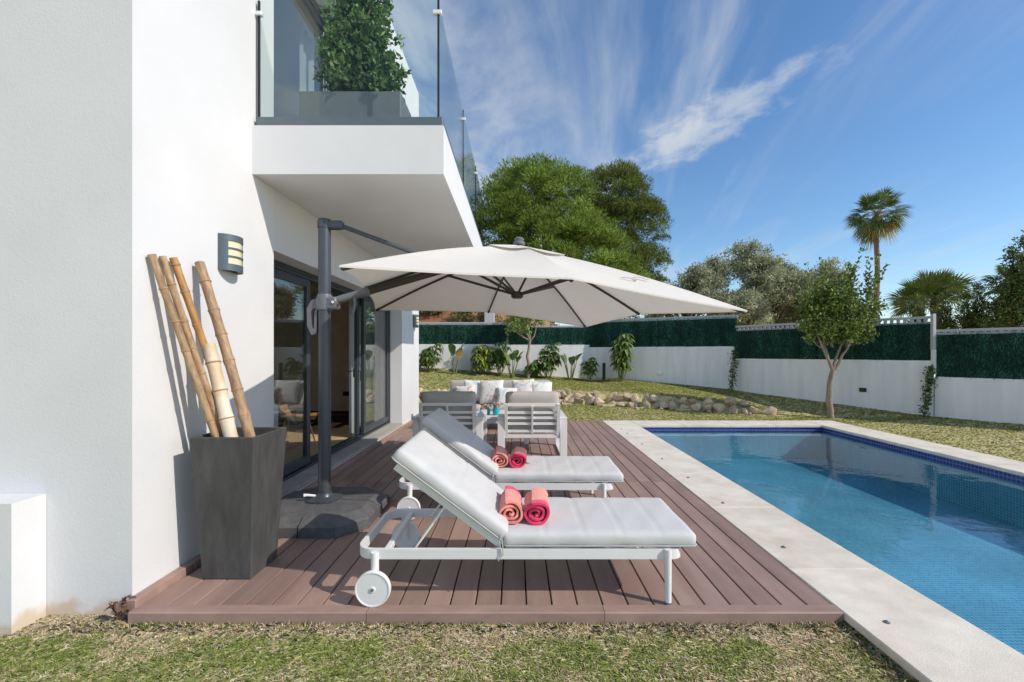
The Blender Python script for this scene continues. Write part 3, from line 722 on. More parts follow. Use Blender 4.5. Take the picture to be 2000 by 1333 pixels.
# indoor chair and sofa seen through the door
def shell_chair():
    c = thing('shell_chair', 'tan shell chair with slim pale legs inside the open door', 'chair', (-3.15, 6.35, .099), R(-75))
    mb = MB(); V = []; F = []; nu, nv = 14, 10
    prof = [(.22, .43), (.12, .425), (0, .42), (-.12, .43), (-.2, .47), (-.245, .55), (-.27, .66), (-.29, .78), (-.305, .86)]
    for off in (0, .018):
        for i, (y, z) in enumerate(prof):
            w = .22 if i < 4 else .22-.012*(i-4)**1.7*.35
            if i == len(prof)-1: w = .10
            for j in range(nv+1):
                s = 2*j/nv-1
                V.append((s*w, y+(.07*s*s if i >= 4 else 0)-off*(i >= 4), z+(.05*s*s if i < 4 else 0)-off*(i < 4)))
    m = len(prof)*(nv+1)
    for i in range(len(prof)-1):
        for j in range(nv):
            a = i*(nv+1)+j; F.append((a, a+1, a+nv+2, a+nv+1)); F.append((m+a, m+a+nv+1, m+a+nv+2, m+a+1))
    for j in range(nv):
        F.append((j+1, j, m+j, m+j+1)); a = (len(prof)-1)*(nv+1)+j; F.append((a, a+1, m+a+1, m+a))
    for i in range(len(prof)-1):
        a = i*(nv+1); F.append((a, a+nv+1, m+a+nv+1, m+a)); a += nv; F.append((a+nv+1, a, m+a, m+a+nv+1))
    mb.add(V, F).build('seat_shell', VELVET, c, smooth=60)
    for sx in (-1, 1):
        for sy in (-1, 1):
            MB().tube([(sx*.13, sy*.12-.02, .42), (sx*.22, sy*.22-.02, 0)], [.014, .009], 8).build('leg', BRASS, c, smooth=60)
shell_chair()
def indoor_sofa():
    s = thing('indoor_sofa', 'white sofa inside the house behind the fixed glass door panel', 'sofa', (-3.55, 4.75, .099))
    MB().box(-.45, .45, -.95, .95, .05, .40, .03).build('base', CUSH, s)
    softbox(.80, .9, .18, .05, 10, 10, 4, .02).build('seat_cushion', CUSH, s, smooth=70, loc=(.05, -.46, .49))
    softbox(.80, .9, .18, .05, 10, 10, 4, .02).build('seat_cushion', CUSH, s, smooth=70, loc=(.05, .46, .49))
    softbox(.22, 1.9, .5, .06, 6, 16, 6, .02).build('backrest', CUSH, s, smooth=70, loc=(-.36, 0, .62))
    softbox(.9, .18, .35, .05, 10, 5, 5).build('armrest', CUSH, s, smooth=70, loc=(0, .93, .55))
indoor_sofa()
p_ = tag(softbox(.46, .46, .15, .04, 14, 14, 4, .0, pillow=.8).build('throw_pillow', mat('sage_print', (.62, .61, .54), .9, col2=(.42, .44, .36), vscale=9), smooth=80, loc=(-3.46, 4.95, .84), rot=(0, R(70), 0)), 'patterned pillow on the indoor sofa behind glass', 'pillow')

# wall lamps
def wall_lamp(label, y, z):
    l = thing('wall_lamp', label, 'wall lamp', (WX, y, z), 0, 'curved louvred wall lamps')
    W_, D_, H_ = .115, .10, .275; n = 14
    def arc(r, z0, z1, th=.006):
        m = MB(); V = []; F = []
        for i in range(n+1):
            t = math.pi*i/n-math.pi/2
            for rr in (r, r-th/.1):
                for zz in (z0, z1): V.append((max(math.cos(t)*D_*rr, 0), math.sin(t)*W_*rr, zz))
        for i in range(n):
            a = i*4; b = a+4
            F += [(a, b, b+1, a+1), (a+2, a+3, b+3, b+2), (a, a+2, b+2, b), (a+1, b+1, b+3, a+3)]
        return m.add(V, F)
    for z0, z1 in ((-.1375, -.085), (-.032, -.022), (.030, .040), (.093, .1375)): arc(1.0, z0, z1).build('louvre', LAMPM, l, smooth=60)
    for s in (-1, 1):
        m = MB(); V = []; F = []
        for i in range(5):
            t = (math.pi/2)*(1-.11*i)*s
            for rr in (.997, .94):
                for zz in (-.0849, .0929): V.append((math.cos(t)*D_*rr, math.sin(t)*W_*rr, zz))
        for i in range(4):
            a = i*4; b = a+4; F += [(a, b, b+1, a+1), (a+2, a+3, b+3, b+2), (a, a+2, b+2, b), (a+1, b+1, b+3, a+3)]
        m.add(V, F+[(0, 1, 3, 2), (16, 18, 19, 17)]).build('side_cheek', LAMPM, l, smooth=60)
    arc(.90, -.13, .13, .004).build('diffuser', LAMPD, l, smooth=60)
    MB().box(.001, .012, -W_*.93, W_*.93, -.132, .132).build('back_plate', LAMPM, l)
wall_lamp('grey louvred wall lamp above the bamboo poles near the corner', 3.43, 2.235)
wall_lamp('dark louvred wall lamp on the far end pillar beside the garden', 9.62, 2.165)

# ------------------------------------------------------------------ planter with bamboo
def planter_box(name, label, loc, top, bot, H, th, m, soil_z):
    p = thing(name, label, 'planter', loc)
    V = []
    for (hw, z) in ((bot, 0), (top, H), (top-th, H), (top-th-(top-bot)*(H-soil_z)/H, soil_z-.02)):
        a, b = hw if isinstance(hw, tuple) else (hw, hw); V += [(-a, -b, z), (a, -b, z), (a, b, z), (-a, b, z)]
    F = [(3, 2, 1, 0)]+[(k*4+i, k*4+(i+1) % 4, k*4+4+(i+1) % 4, k*4+4+i) for k in range(3) for i in range(4)]+[(12, 13, 14, 15)]
    me = MB().add(V, F).mesh('shell'); o = obj('shell', me, m, p)
    bv = o.modifiers.new('bevel', 'BEVEL'); bv.width = .006; bv.segments = 2; bv.limit_method = 'ANGLE'
    r = top-th-(top-bot)*(H-soil_z)/H-.003
    MB().box(-r, r, -r, r, soil_z-.03, soil_z, .01).build('soil', SOIL, p)
    return p
planter_box('tall_planter', 'tall tapered charcoal planter holding bamboo beside the house wall', (-1.885, 3.02, .001), .205, .158, .93, .022, PLANTER, .86)
def bamboo(label, p0, p1, r, m, nseg, seed, flat=1.0):
    p0, p1 = Vector(p0), Vector(p1); L = (p1-p0).length; rs = random.Random(seed)
    t = thing('bamboo_pole', label, 'bamboo pole', p0, 0, 'bamboo poles in the tall planter')
    q = (p1-p0).to_track_quat('Z', 'Y')
    zs = [0]; 
    while zs[-1] < L: zs.append(zs[-1]+L/nseg*rs.uniform(.8, 1.2))
    pts = []; rad = []
    N_ = 40
    for i in range(N_+1):
        z = L*i/N_; d = min(abs(z-k) for k in zs)
        pts.append((.012*math.sin(z*2.1+seed), .008*math.sin(z*1.7+seed*2), z)); rad.append(r*(1+.10*math.exp(-(d/.015)**2)-.04*math.sin(min(d/.1, 1)*1.57))*(1-.08*z/L))
    b = MB().tube(pts, rad, 14); o = b.build('stalk', m, t, smooth=50); o.rotation_euler = q.to_euler()
    for z in zs[1:]:
        if z > L-.02: break
        n = MB().lathe([(r*.97, -.007), (r*1.10, -.003), (r*1.10, .003), (r*.97, .007)], 14).build('node_ring', NODE, t, smooth=60)
        n.rotation_euler = q.to_euler(); n.location = q @ Vector((.012*math.sin(z*2.1+seed), .008*math.sin(z*1.7+seed*2), z))
bamboo('leftmost tall dull brown bamboo pole leaning on the white wall', (-1.99, 2.925, .86), (-2.21, 2.68, 2.07), .023, BAMBOO, 6, 1)
bamboo('tall bamboo pole second from the left, between a dull and an orange one', (-1.965, 2.99, .86), (-2.21, 2.752, 2.075), .023, BAMBOO, 6, 2)
bamboo('tall orange stained bamboo pole, third from the left', (-1.94, 3.06, .86), (-2.21, 2.824, 2.08), .025, BAMBOR, 6, 3)
bamboo('tall weathered bamboo pole standing apart, nearest the wall lamp', (-1.80, 2.97, .86), (-2.20, 3.07, 2.10), .034, BAMBOO, 6, 4)
bamboo('short thick pale bamboo pole in the middle of the planter', (-1.885, 2.915, .86), (-2.06, 2.96, 1.53), .043, BAMBOP, 4, 5)
# ------------------------------------------------------------------ parasol
def build_parasol():
    px, py = -1.745, 4.0
    t = thing('cantilever_parasol', 'large off white cantilever parasol on a graphite pole over the loungers', 'parasol', (px, py, 0))
    def P(name, mb, m, smooth=None, par=None):
        o = mb.build(name, m, par or t, smooth=smooth)
        if par is None: o.location = (-px, -py, 0)
        return o
    # base: four weight tiles around a cross foot
    for sx in (-1, 1):
        for sy in (-1, 1):
            poly0 = [(.006, .006), (.50, .006), (.50, .30), (.30, .50), (.006, .50)]
            V = []; F = []
            lv = [(1, 0), (1.0, .080), (.97, .093), (.80, .135), (.0, .150)]
            for s, z in lv:
                for (a, b) in poly0:
                    aa = .006+(a-.006)*s; bb = .006+(b-.006)*s; V.append((px+sx*aa, py+sy*bb, z+.001))
            n = 5
            for k in range(len(lv)-1):
                for i in range(n): F.append((k*n+i, k*n+(i+1) % n, (k+1)*n+(i+1) % n, (k+1)*n+i))
            F.append(tuple(range(n))[::-1])
            if sx*sy < 0: F = [f[::-1] for f in F]
            P('weight_tile', MB().add(V, F), BASEM)
    P('carry_handle', MB().box(px+.455, px+.52, py+.30, py+.40, .045, .070, .006), GREYMET)
    P('foot_plate', MB().add(*lathe_sq(px, py)), POLE)
    P('foot_collar', MB().lathe([(.085, .150), (.085, .167), (.07, .182), (.062, .212)], 24, M=Matrix.Translation((px, py, 0))), POLE, 40)
    P('foot_pedal', MB().tube([(px-.05, py-.02, .18), (px-.13, py-.05, .198), (px-.16, py-.06, .198)], [.012, .012, .016], 8), WMETAL, 50)
    pole = MB(); pole.tube([(px, py, .14), (px, py, 2.62)], .054, 24, sq=1.0); P('pole', pole, POLE, 40)
    # top cap and its knuckle
    cap = MB().lathe([(.060, 2.60), (.061, 2.66), (.055, 2.68), (.03, 2.685)], 24, M=Matrix.Translation((px, py, 0)))
    cap.box(px+.02, px+.17, py-.035, py+.035, 2.59, 2.665, .012); P('top_cap', cap, POLE, 40)
    top = Vector((.02, 4.53, 2.545)); a0 = Vector((px+.10, py+.02, 1.95))
    ad = (top-a0).normalized()
    P('arm', MB().tube([a0+ad*.05, top-ad*.02], .028, 14, sq=1.25), RIB, 40)
    P('arm_sleeve', MB().tube([a0, a0+ad*.05, a0+ad*.24, a0+ad*.26, a0+ad*.30], [.034, .036, .036, .043, .040], 14), GREYMET, 40)
    jt = a0+ad*1.12
    P('tie_rod', MB().tube([Vector((px+.16, py+.01, 2.62)), jt], .014, 10, sq=1.5), POLE, 40)
    # slider with its D-shaped grip
    sl = MB().lathe([(.064, 1.86), (.066, 1.88), (.066, 1.98), (.062, 2.0)], 24, M=Matrix.Translation((px, py, 0)))
    sl.box(px-.06, px+.125, py-.055, py-.028, 1.865, 1.975, .012); sl.box(px-.06, px+.125, py+.03, py+.057, 1.865, 1.975, .012)
    sl.tube([(px+.10, py-.06, 1.925), (px+.10, py+.06, 1.925)], .022, 12)
    P('slider', sl, GREYMET, 40)
    gr = MB(); oc = [(-.04, 1.968), (-.105, 1.945), (-.147, 1.872), (-.144, 1.712), (-.105, 1.632), (-.060, 1.645), (-.056, 1.76), (-.056, 1.86)]
    ic = [(-.062, 1.872), (-.088, 1.872), (-.110, 1.845), (-.108, 1.728), (-.092, 1.688), (-.080, 1.690), (-.080, 1.76), (-.078, 1.84)]
    V = [(px+x, py+sy*.02-.012, z) for sy in (-1, 1) for ring in (oc, ic) for (x, z) in ring]; n = 8; F = []
    for i in range(n):
        j = (i+1) % n
        F += [(i, j, n+j, n+i), (2*n+i, 3*n+i, 3*n+j, 2*n+j), (i, 2*n+i, 2*n+j, j), (n+i, n+j, 3*n+j, 3*n+i)]
    P('grip', gr.add(V, F), GREYMET, 30)
    P('grip_bolt', MB().tube([(px+.10, py-.062, 1.925), (px+.10, py-.068, 1.925)], .012, 12), WMETAL)
    lv = a0+ad*.17
    P('lock_lever', MB().tube([lv+Vector((0, -.02, -.03)), lv+Vector((.01, -.03, -.10)), lv+Vector((-.01, -.04, -.17))], [.018, .014, .018], 8, sq=.7), GREYMET, 50)
    # canopy: eight ribs, square plan, slightly tilted (rib tips in order round the rim)
    T = Vector((.02, 4.53, 2.56))
    tips = {'A': (-1.085, 2.69, 2.005), 'F': (.385, 3.08, 1.995), 'B': (1.805, 3.46, 1.805), 'E': (1.37, 4.91, 1.915),
            'C': (.99, 6.36, 1.855), 'G': (-.39, 5.97, 2.035), 'D': (-1.80, 5.60, 2.025)}
    tips['H'] = tuple((Vector(tips['A'])+Vector(tips['D']))*.5+Vector((.0, 0, .075)))
    order = [Vector(tips[k]) for k in 'AFBECGDH']
    def surf(a, b, u, v):                        # u: hub -> rim, v: rib a -> rib b
        rim = a.lerp(b, v); p = T.lerp(rim, u)
        sag = .055*math.sin(math.pi*u)*math.sin(math.pi*v)*(a-b).length*.5
        dome = .045*math.sin(math.pi*u)
        pull = .035*math.sin(math.pi*v)*u**3     # hem curves in between the ribs
        return p+Vector((0, 0, dome-sag))+(Vector((T.x, T.y, p.z))-p)*pull*.6
    nu, nv = 14, 10
    V = []; F = []; 
    for s in range(8):
        a, b = order[s], order[(s+1) % 8]; o = len(V)
        for i in range(nu+1):
            for j in range(nv+1): V.append(surf(a, b, .035+.965*i/nu, j/nv))
        for i in range(nu):
            for j in range(nv): q = o+i*(nv+1)+j; F.append((q, q+nv+1, q+nv+2, q+1))
    can = MB().add(V, F); me = can.mesh('canopy')
    bm = bmesh.new(); bm.from_mesh(me); bmesh.ops.remove_doubles(bm, verts=bm.verts, dist=1e-4); bmesh.ops.recalc_face_normals(bm, faces=bm.faces); bm.to_mesh(me); bm.free()
    me.polygons.foreach_set('use_smooth', [True]*len(me.polygons)); me.set_sharp_from_angle(angle=R(14))
    co = obj('canopy', me, CANVAS, t, loc=(-px, -py, 0))
    # hem band along the rim
    hem = MB()
    for s in range(8):
        a, b = order[s], order[(s+1) % 8]
        for j in range(nv):
            p, q = surf(a, b, 1, j/nv), surf(a, b, 1, (j+1)/nv)
            hem.add([p+Vector((0, 0, .001)), q+Vector((0, 0, .001)), q-Vector((0, 0, .012)), p-Vector((0, 0, .012))], [(0, 1, 2, 3)])
    o = hem.build('hem', CANVAS, co)
    # small vent flap, raised over the hub
    V = []; F = []
    for s in range(8):
        a, b = order[s], order[(s+1) % 8]; o = len(V)
        for i in range(5):
            for j in range(nv+1):
                u = .02+.23*i/4; V.append(surf(a, b, u, j/nv)+Vector((0, 0, .018+.012*math.sin(math.pi*j/nv)*(i/4))))
        for i in range(4):
            for j in range(nv): q = o+i*(nv+1)+j; F.append((q, q+nv+1, q+nv+2, q+1))
    MB().add(V, F).build('vent_flap', CANVAS, co, smooth=25)
    fin = MB().lathe([(.030, .0), (.062, .012), (.062, .030), (.045, .045), (.050, .052), (.050, .070), (.03, .085)], 20, M=Matrix.Translation(T+Vector((0, 0, .012))))
    P('finial', fin, GREYMET, 40)
    hub = Vector((.0, 4.53, 2.065))
    P('hub', MB().lathe([(.045, -.035), (.062, -.02), (.062, .025), (.04, .035)], 16, M=Matrix.Translation(hub)), RIB, 40)
    P('hub_rod', MB().tube([T-Vector((0, 0, .02)), T-Vector((0, 0, .20))], .02, 10), RIB, 40)
    for k, tip in zip('AFBECGDH', order):
        def under(u): 
            p = T.lerp(tip, u); return p+Vector((0, 0, .045*math.sin(math.pi*u)-.022))
        rb = P('rib', MB().tube([under(u) for u in np.linspace(.03, .985, 12)], .010, 8, sq=1.4), RIB, 40)
        mid = under(.44)
        st = MB().tube([hub, mid], .0105, 8, sq=1.3); o = st.build('strut', RIB, rb, smooth=40)
        MB().tube([under(.965), under(.99)], .016, 8).build('rib_cap', RIB, rb)
    # tie strap hanging over the right hand panel
    a, b = order[1], order[2]
    pts = [surf(a, b, .70+.035*math.sin(i*.9), .60+.035*i)+Vector((0, 0, .012+.012*math.sin(i*1.3))) for i in range(8)]
    st = MB()
    for i in range(len(pts)-1): st.bar(pts[i], pts[i+1], .022, .003)
    st.build('tie_strap', CANVAS, co)
def lathe_sq(px, py):
    V = []; lv = [(.15, .142), (.15, .160), (.10, .174), (.07, .182)]
    for r, z in lv:
        for k in range(16):
            a = 2*math.pi*k/16; c, s = math.cos(a), math.sin(a); e = (abs(c)**4+abs(s)**4)**-.25
            V.append((px+r*c*e*.9, py+r*s*e*.9, z))
    F = [(k*16+i, k*16+(i+1) % 16, (k+1)*16+(i+1) % 16, (k+1)*16+i) for k in range(3) for i in range(16)]+[tuple(range(48, 64))]
    return V, F
build_parasol()

# ------------------------------------------------------------------ sun loungers
def strip_loop(path, w, h, z, closed=True):
    """flat bar (w thick, h high) following a plan path"""
    m = MB(); n = len(path); V = []; F = []
    for i, p in enumerate(path):
        a = Vector(path[i-1] if (closed or i) else path[i]); b = Vector(path[(i+1) % n] if (closed or i < n-1) else path[i])
        d = (b-a).normalized(); nn = Vector((-d.y, d.x)); p = Vector(p)
        for (s, zz) in ((-1, 0), (1, 0), (1, 1), (-1, 1)):
            q = p+nn*(s*w/2); V.append((q.x, q.y, z+zz*h))
    for i in range(n if closed else n-1):
        j = (i+1) % n
        for k in range(4): F.append((i*4+k, i*4+(k+1) % 4, j*4+(k+1) % 4, j*4+k))
    return m.add(V, F)
def rrect(x0, x1, y0, y1, r0, r1, n=8):
    P = []
    for (cx, cy, a, r) in ((x0+r0, y0+r0, 180, r0), (x1-r1, y0+r1, 270, r1), (x1-r1, y1-r1, 0, r1), (x0+r0, y1-r0, 90, r0)):
        for k in range(n+1):
            t = R(a+90*k/n); P.append((cx+r*math.cos(t), cy+r*math.sin(t)))
    return P
def make_lounger():
    W = .66
    t = thing('sun_lounger', 'white framed sun lounger nearest the lawn, with pale grey cushion and two towels', 'sun lounger', (0, 0, 0), 0, 'sun loungers on the deck')
    strip_loop(rrect(-.945, .97, 0, W, .10, .06), .022, .058, .257).build('frame', WMETAL, t, smooth=35)
    MB().box(-.80, -.765, .012, W-.012, .262, .296, .004).build('cross_bar', WMETAL, t)
    for x in (.1, .48, .86): MB().box(x-.03, x+.03, .012, W-.012, .296, .312, .003).build('seat_slat', WMETAL, t)
    for y in (-.012, W+.012):
        s = -1 if y < 0 else 1
        MB().tube([(-.835, y-.0*s, .300), (-.835, y, .09)], .023, 14).build('wheel_post', WMETAL, t, smooth=40)
        wh = MB().lathe([(.088, -.016), (.100, -.016), (.103, -.010), (.103, .010), (.100, .016), (.094, .016), (.092, .013), (.018, .0135), (.016, .018), (.006, .018)], 40,
                        M=Matrix.Translation((-.835, y+s*.035, .104)) @ Matrix.Rotation(R(90)*(1 if s < 0 else -1), 4, 'X')).build('wheel', WMETAL, t, smooth=40)
        MB().tube([(-.835, y+s*.052, .104), (-.835, y+s*.057, .104)], .009, 12).build('axle_cap', GREYMET, wh)
        MB().tube([(.885, y+s*.006, .012), (.885, y+s*.004, .318)], [.019, .021], 14).build('leg', WMETAL, t, smooth=40)
        MB().lathe([(.019, 0), (.0195, .012)], 14, M=Matrix.Translation((.885, y+s*.006, 0))).build('foot', GREYMET, t)
    # raised back: frame, slats, props
    ang = R(36.8); hx, hz = -.10, .322
    def B(u, y, w=0): return Vector((hx-math.cos(ang)*u+math.sin(ang)*w, y, hz+math.sin(ang)*u+math.cos(ang)*w))
    for y in (.045, W-.045): MB().bar(B(.0, y, .0), B(.785, y, .0), .024, .04, up=(math.sin(ang), 0, math.cos(ang))).build('back_rail', WMETAL, t)
    for u in (.08, .28, .48, .70): MB().bar(B(u, .058, .006), B(u, W-.058, .006), .07, .014, up=(math.sin(ang), 0, math.cos(ang))).build('back_slat', WMETAL, t)
    for y in (.06, W-.06):
        MB().tube([B(.40, y, -.022), (-.62, y, .285)], .0075, 8).tube([(-.62, y, .285), (-.635, .05 if y < .3 else W-.05, .285)], .0075, 8).build('back_prop', WMETAL, t, smooth=50)
    # cushions
    L1 = 1.155; T1 = .088
    c1 = softbox(L1, W+.012, T1, .034, 60, 22, 6, .010, seams=(-.33, -.10, .13, .36), seam_d=.0055, seam_w=.009).build('seat_cushion', CUSH, t, smooth=80, loc=(hx+.012+L1/2, W/2, .318+T1/2))
    L2 = .825
    c2 = softbox(L2, W+.012, T1, .034, 44, 22, 6, .010, seams=(-.20, .0, .20), seam_d=.0055, seam_w=.009).build('back_cushion', CUSH, t, smooth=80)
    ctr = B(L2/2+.01, W/2, .026+T1/2)
    c2.location = ctr; c2.rotation_euler = (0, ang, 0)
    for c, L in ((c1, L1), (c2, L2)):
        for z in (-T1/2+.014,):
            path = [(x, y, z) for x, y in rrect(-L/2-.0, L/2+.0, -(W+.012)/2, (W+.012)/2, .036, .036, 5)]
            MB().tube(path+[path[0]], .0045, 6, caps=False).build('piping', CUSHD, c, smooth=60)
    MB().tube([(hx+.005, -.008, .40), (hx-.004, -.016, .36), (hx+.006, -.018, .30), (hx-.01, -.020, .25)], .003, 6).tube([(hx+.005, -.008, .40), (hx+.014, -.018, .35), (hx+.020, -.018, .28)], .003, 6).build('tie_cord', CUSHD, t)
    return t
lg = make_lounger(); lg.location = (0, 2.605, .001)
lg2 = copy_tree(lg); lg2.location = (-.118, 3.92, .001); lg2.rotation_euler = (0, 0, R(-.6))
lg2['label'] = 'white framed sun lounger farther from the lawn, just in front of the armchairs'

# ------------------------------------------------------------------ rolled towels
def towel(label, loc, seed, hem_front, r=.072, length=.29, rz=0):
    rs = random.Random(seed)
    t = thing('rolled_towel', label, 'towel', loc, rz, 'rolled towels on the loungers')
    turns = 2.6; n = 90; th = .013; flat = .86
    def spiral(k):                                # k: 0..1 from core to outside
        a = -1.9+turns*2*math.pi*k; rr = .012+(r-.012)*k; w = 1+.05*math.sin(a*3+seed)
        return Vector((rr*w*math.cos(a)*1.05, 0, rr*w*math.sin(a)*flat))
    def roll(y0, y1, ny, grow=0.0, m=CORAL, name='roll', k0=0.0):
        V = []; F = []
        for j in range(ny+1):
            y = y0+(y1-y0)*j/ny
            for i in range(n+1):
                k = k0+(1-k0)*i/n; p = spiral(k); q = spiral(min(k+.004, 1.004)); d = (q-p).normalized(); nn = Vector((d.z, 0, -d.x))
                ed = .010*math.sin(i*.35+seed)*(1 if j in (0, ny) else 0)+.02*(k-.6)*(1 if j == 0 else 0)*(-1)
                wob = .0025*math.sin(i*.5+j*1.7+seed)
                for s in (-1, 1): V.append(p+nn*(s*(th/2+grow)+wob)+Vector((0, y+ed, r*flat)))
        c = (n+1)*2
        for j in range(ny):
            for i in range(n):
                a = j*c+i*2
                F += [(a, a+2, a+2+c, a+c), (a+1, a+1+c, a+3+c, a+3)]
            a = j*c+n*2; F.append((a, a+1, a+1+c, a+c)); a = j*c; F.append((a, a+c, a+c+1, a+1))
        for i in range(n):
            a = i*2; F.append((a, a+1, a+3, a+2)); a += ny*c; F.append((a, a+2, a+3, a+1))
        return MB().add(V, F).build(name, m, t, smooth=50)
    if hem_front:
        roll(.0, .052, 3, .001, PINK, 'pink_border'); roll(.052, .066, 1, .0, PALEP, 'pale_stripe'); roll(.066, length, 7)
    else:
        roll(0, length-.07, 7); roll(length-.07, length-.055, 1, .0, PALEP, 'pale_stripe'); roll(length-.055, length, 2, .001, PINK, 'pink_border')
ts = .409
towel('left coral rolled towel at the backrest of the near lounger', (-.045, 2.725, ts), 3, False, .080, .31, R(2))
towel('coral rolled towel with hot pink end on the near lounger', (.116, 2.715, ts-.002), 5, True, .084, .30, R(-2))
towel('left coral rolled towel at the backrest of the farther lounger', (-.165, 4.06, ts), 8, False, .080, .31, R(3))
towel('coral rolled towel with hot pink end on the farther lounger', (.0, 4.05, ts-.002), 6, True, .082, .30, R(-2))

# ------------------------------------------------------------------ garden lounge set
def seat_unit(name, label, cat, loc, W, rot, n_cush, group=None, D=.80, hb=.80, ha=.56):
    """aluminium framed armchair or sofa: local +y is the front"""
    t = thing(name, label, cat, loc, rot, group)
    w = W/2
    for s in (-1, 1):
        f = MB()
        x0, x1 = s*w, s*(w-.10)
        f.box(x0, x1, -.02, .035, .0, ha-.042, .004); f.box(x0, x1, D-.055, D, .0, ha-.042, .004)
        f.box(x0, x1, -.02, D, ha-.04, ha, .004); f.box(x0, x1, .037, D-.057, .0, .035, .004)
        f.build('arm_frame', WMETAL, t)
    MB().box(-w+.102, w-.102, .0, .05, .26, .31, .004).box(-w+.102, w-.102, D-.08, D-.03, .26, .31, .004).build('seat_rail', WMETAL, t)
    for s in (-1, 1): MB().bar((s*(w-.125), .02, .30), (s*(w-.125), -.075, hb-.02), .045, .05, up=(0, 1, 0)).build('back_post', WMETAL, t)
    for z in (.36, .47, ha-.005, .63, hb-.03):
        y = .02-(z-.30)*.19
        MB().bar((-w+.146, y, z), (w-.146, y, z), .028, .036 if z < hb-.05 else .045).build('back_slat', WMETAL, t)
    MB().bar((0, .008, .33), (0, -.088, hb-.05), .026, .03, up=(0, 1, 0)).build('back_mullion', WMETAL, t)
    cw = (W-.21)/n_cush
    for i in range(n_cush):
        x = -w+.105+cw*(i+.5)
        softbox(cw-.008, D-.12, .15, .04, 14, 12, 5, .012).build('seat_cushion', SOFAC, t, smooth=75, loc=(x, D/2+.03, .388))
        c = softbox(cw-.008, .46, .16, .05, 14, 10, 5, .015).build('back_cushion', SOFAC, t, smooth=75, loc=(x, .085, .46+.225))
        c.rotation_euler = (R(96), 0, 0)
    return t
seat_unit('garden_armchair', 'white framed garden armchair with grey cushion, left one by the house', 'armchair', (-.985, 6.30, .001), 1.0, 0, 1, 'garden armchairs with their backs to the loungers', hb=.775)
seat_unit('garden_armchair', 'white framed garden armchair with grey cushion, right one by the pool', 'armchair', (.215, 6.27, .001), .985, 0, 1, 'garden armchairs with their backs to the loungers', hb=.775)
seat_unit('garden_sofa', 'pale grey three seat garden sofa facing the loungers from the deck end', 'garden sofa', (-.345, 9.12, .001), 2.28, math.pi, 3, None, .82, .84, .56)
def pillows():
    data = [('cream printed pillow at the left arm of the garden sofa', -1.02, 8.66, .66, -8, 72, .40), ('white printed pillow tucked behind the first on the left of the sofa', -.86, 8.80, .74, 6, 72, .44),
            ('large printed pillow with pink and dark motif left of the sofa middle', -.50, 8.68, .73, -4, 70, .48), ('pale blue printed pillow leaning in the middle of the sofa', -.20, 8.55, .64, 7, 66, .40),
            ('cream pillow with dark bird print right of the sofa middle', .12, 8.74, .75, -5, 72, .46), ('pale blue and ochre printed pillow at the right arm of the sofa', .48, 8.72, .72, 5, 72, .44), ('low white oblong pillow lying in front at the right of the sofa', .52, 8.52, .57, -3, 60, .30)]
    for i, (lb, x, y, z, rz, tilt, s) in enumerate(data):
        o = softbox(s, s if i < 6 else .26, .15, .03, 16, 16, 4, 0, pillow=.82).build('scatter_pillow', print_mat('floral_print_%d' % i, i+1), smooth=80, loc=(x, y, z-.02))
        o.rotation_euler = (R(tilt), R(rz*.6), R(rz)); tag(o, lb, 'pillow', 'printed pillows on the garden sofa')
pillows()
def coffee_table():
    t = thing('coffee_table', 'low white coffee table between armchairs and garden sofa', 'coffee table', (-.36, 7.45, .001))
    MB().box(-.55, .55, -.33, .33, .40, .44, .005).build('table_top', WMETAL, t)
    MB().box(-.53, .53, -.31, -.28, .33, .399).box(-.53, .53, .28, .31, .33, .399).build('apron', WMETAL, t)
    for sx in (-1, 1):
        for sy in (-1, 1): MB().box(sx*.545, sx*.475, sy*.325, sy*.255, 0, .399, .004).build('leg', WMETAL, t)
coffee_table()
def vase(label, x, y, s):
    v = thing('flower_vase', label, 'vase', (x, y, .442), 0, 'turquoise vases on the coffee table')
    MB().lathe([(.045*s, 0), (.055*s, .02), (.058*s, .07*s), (.045*s, .12*s), (.05*s, .14*s)], 20).build('vessel', TEAL, v, smooth=50)
    n = 60; P = np.tile([[0, 0, .12*s]], (n, 1))+rng.normal(0, .025, (n, 3)); D = rng.normal(size=(n, 3))*[1, 1, .4]+[0, 0, .7]
    V, c = leaves(P, D, .07, .03, pick_cols(n, [(.6, .3, .2), (.7, .55, .35), (.25, .3, .12), (.75, .45, .4)]))
    obj('flowers', fast_mesh('flowers', V, 4, c), LEAFM, v)
vase('smaller turquoise vase with dried flowers, left on the coffee table', -.50, 7.42, .85)
vase('larger turquoise vase with dried flowers, right on the coffee table', -.345, 7.33, 1.1)
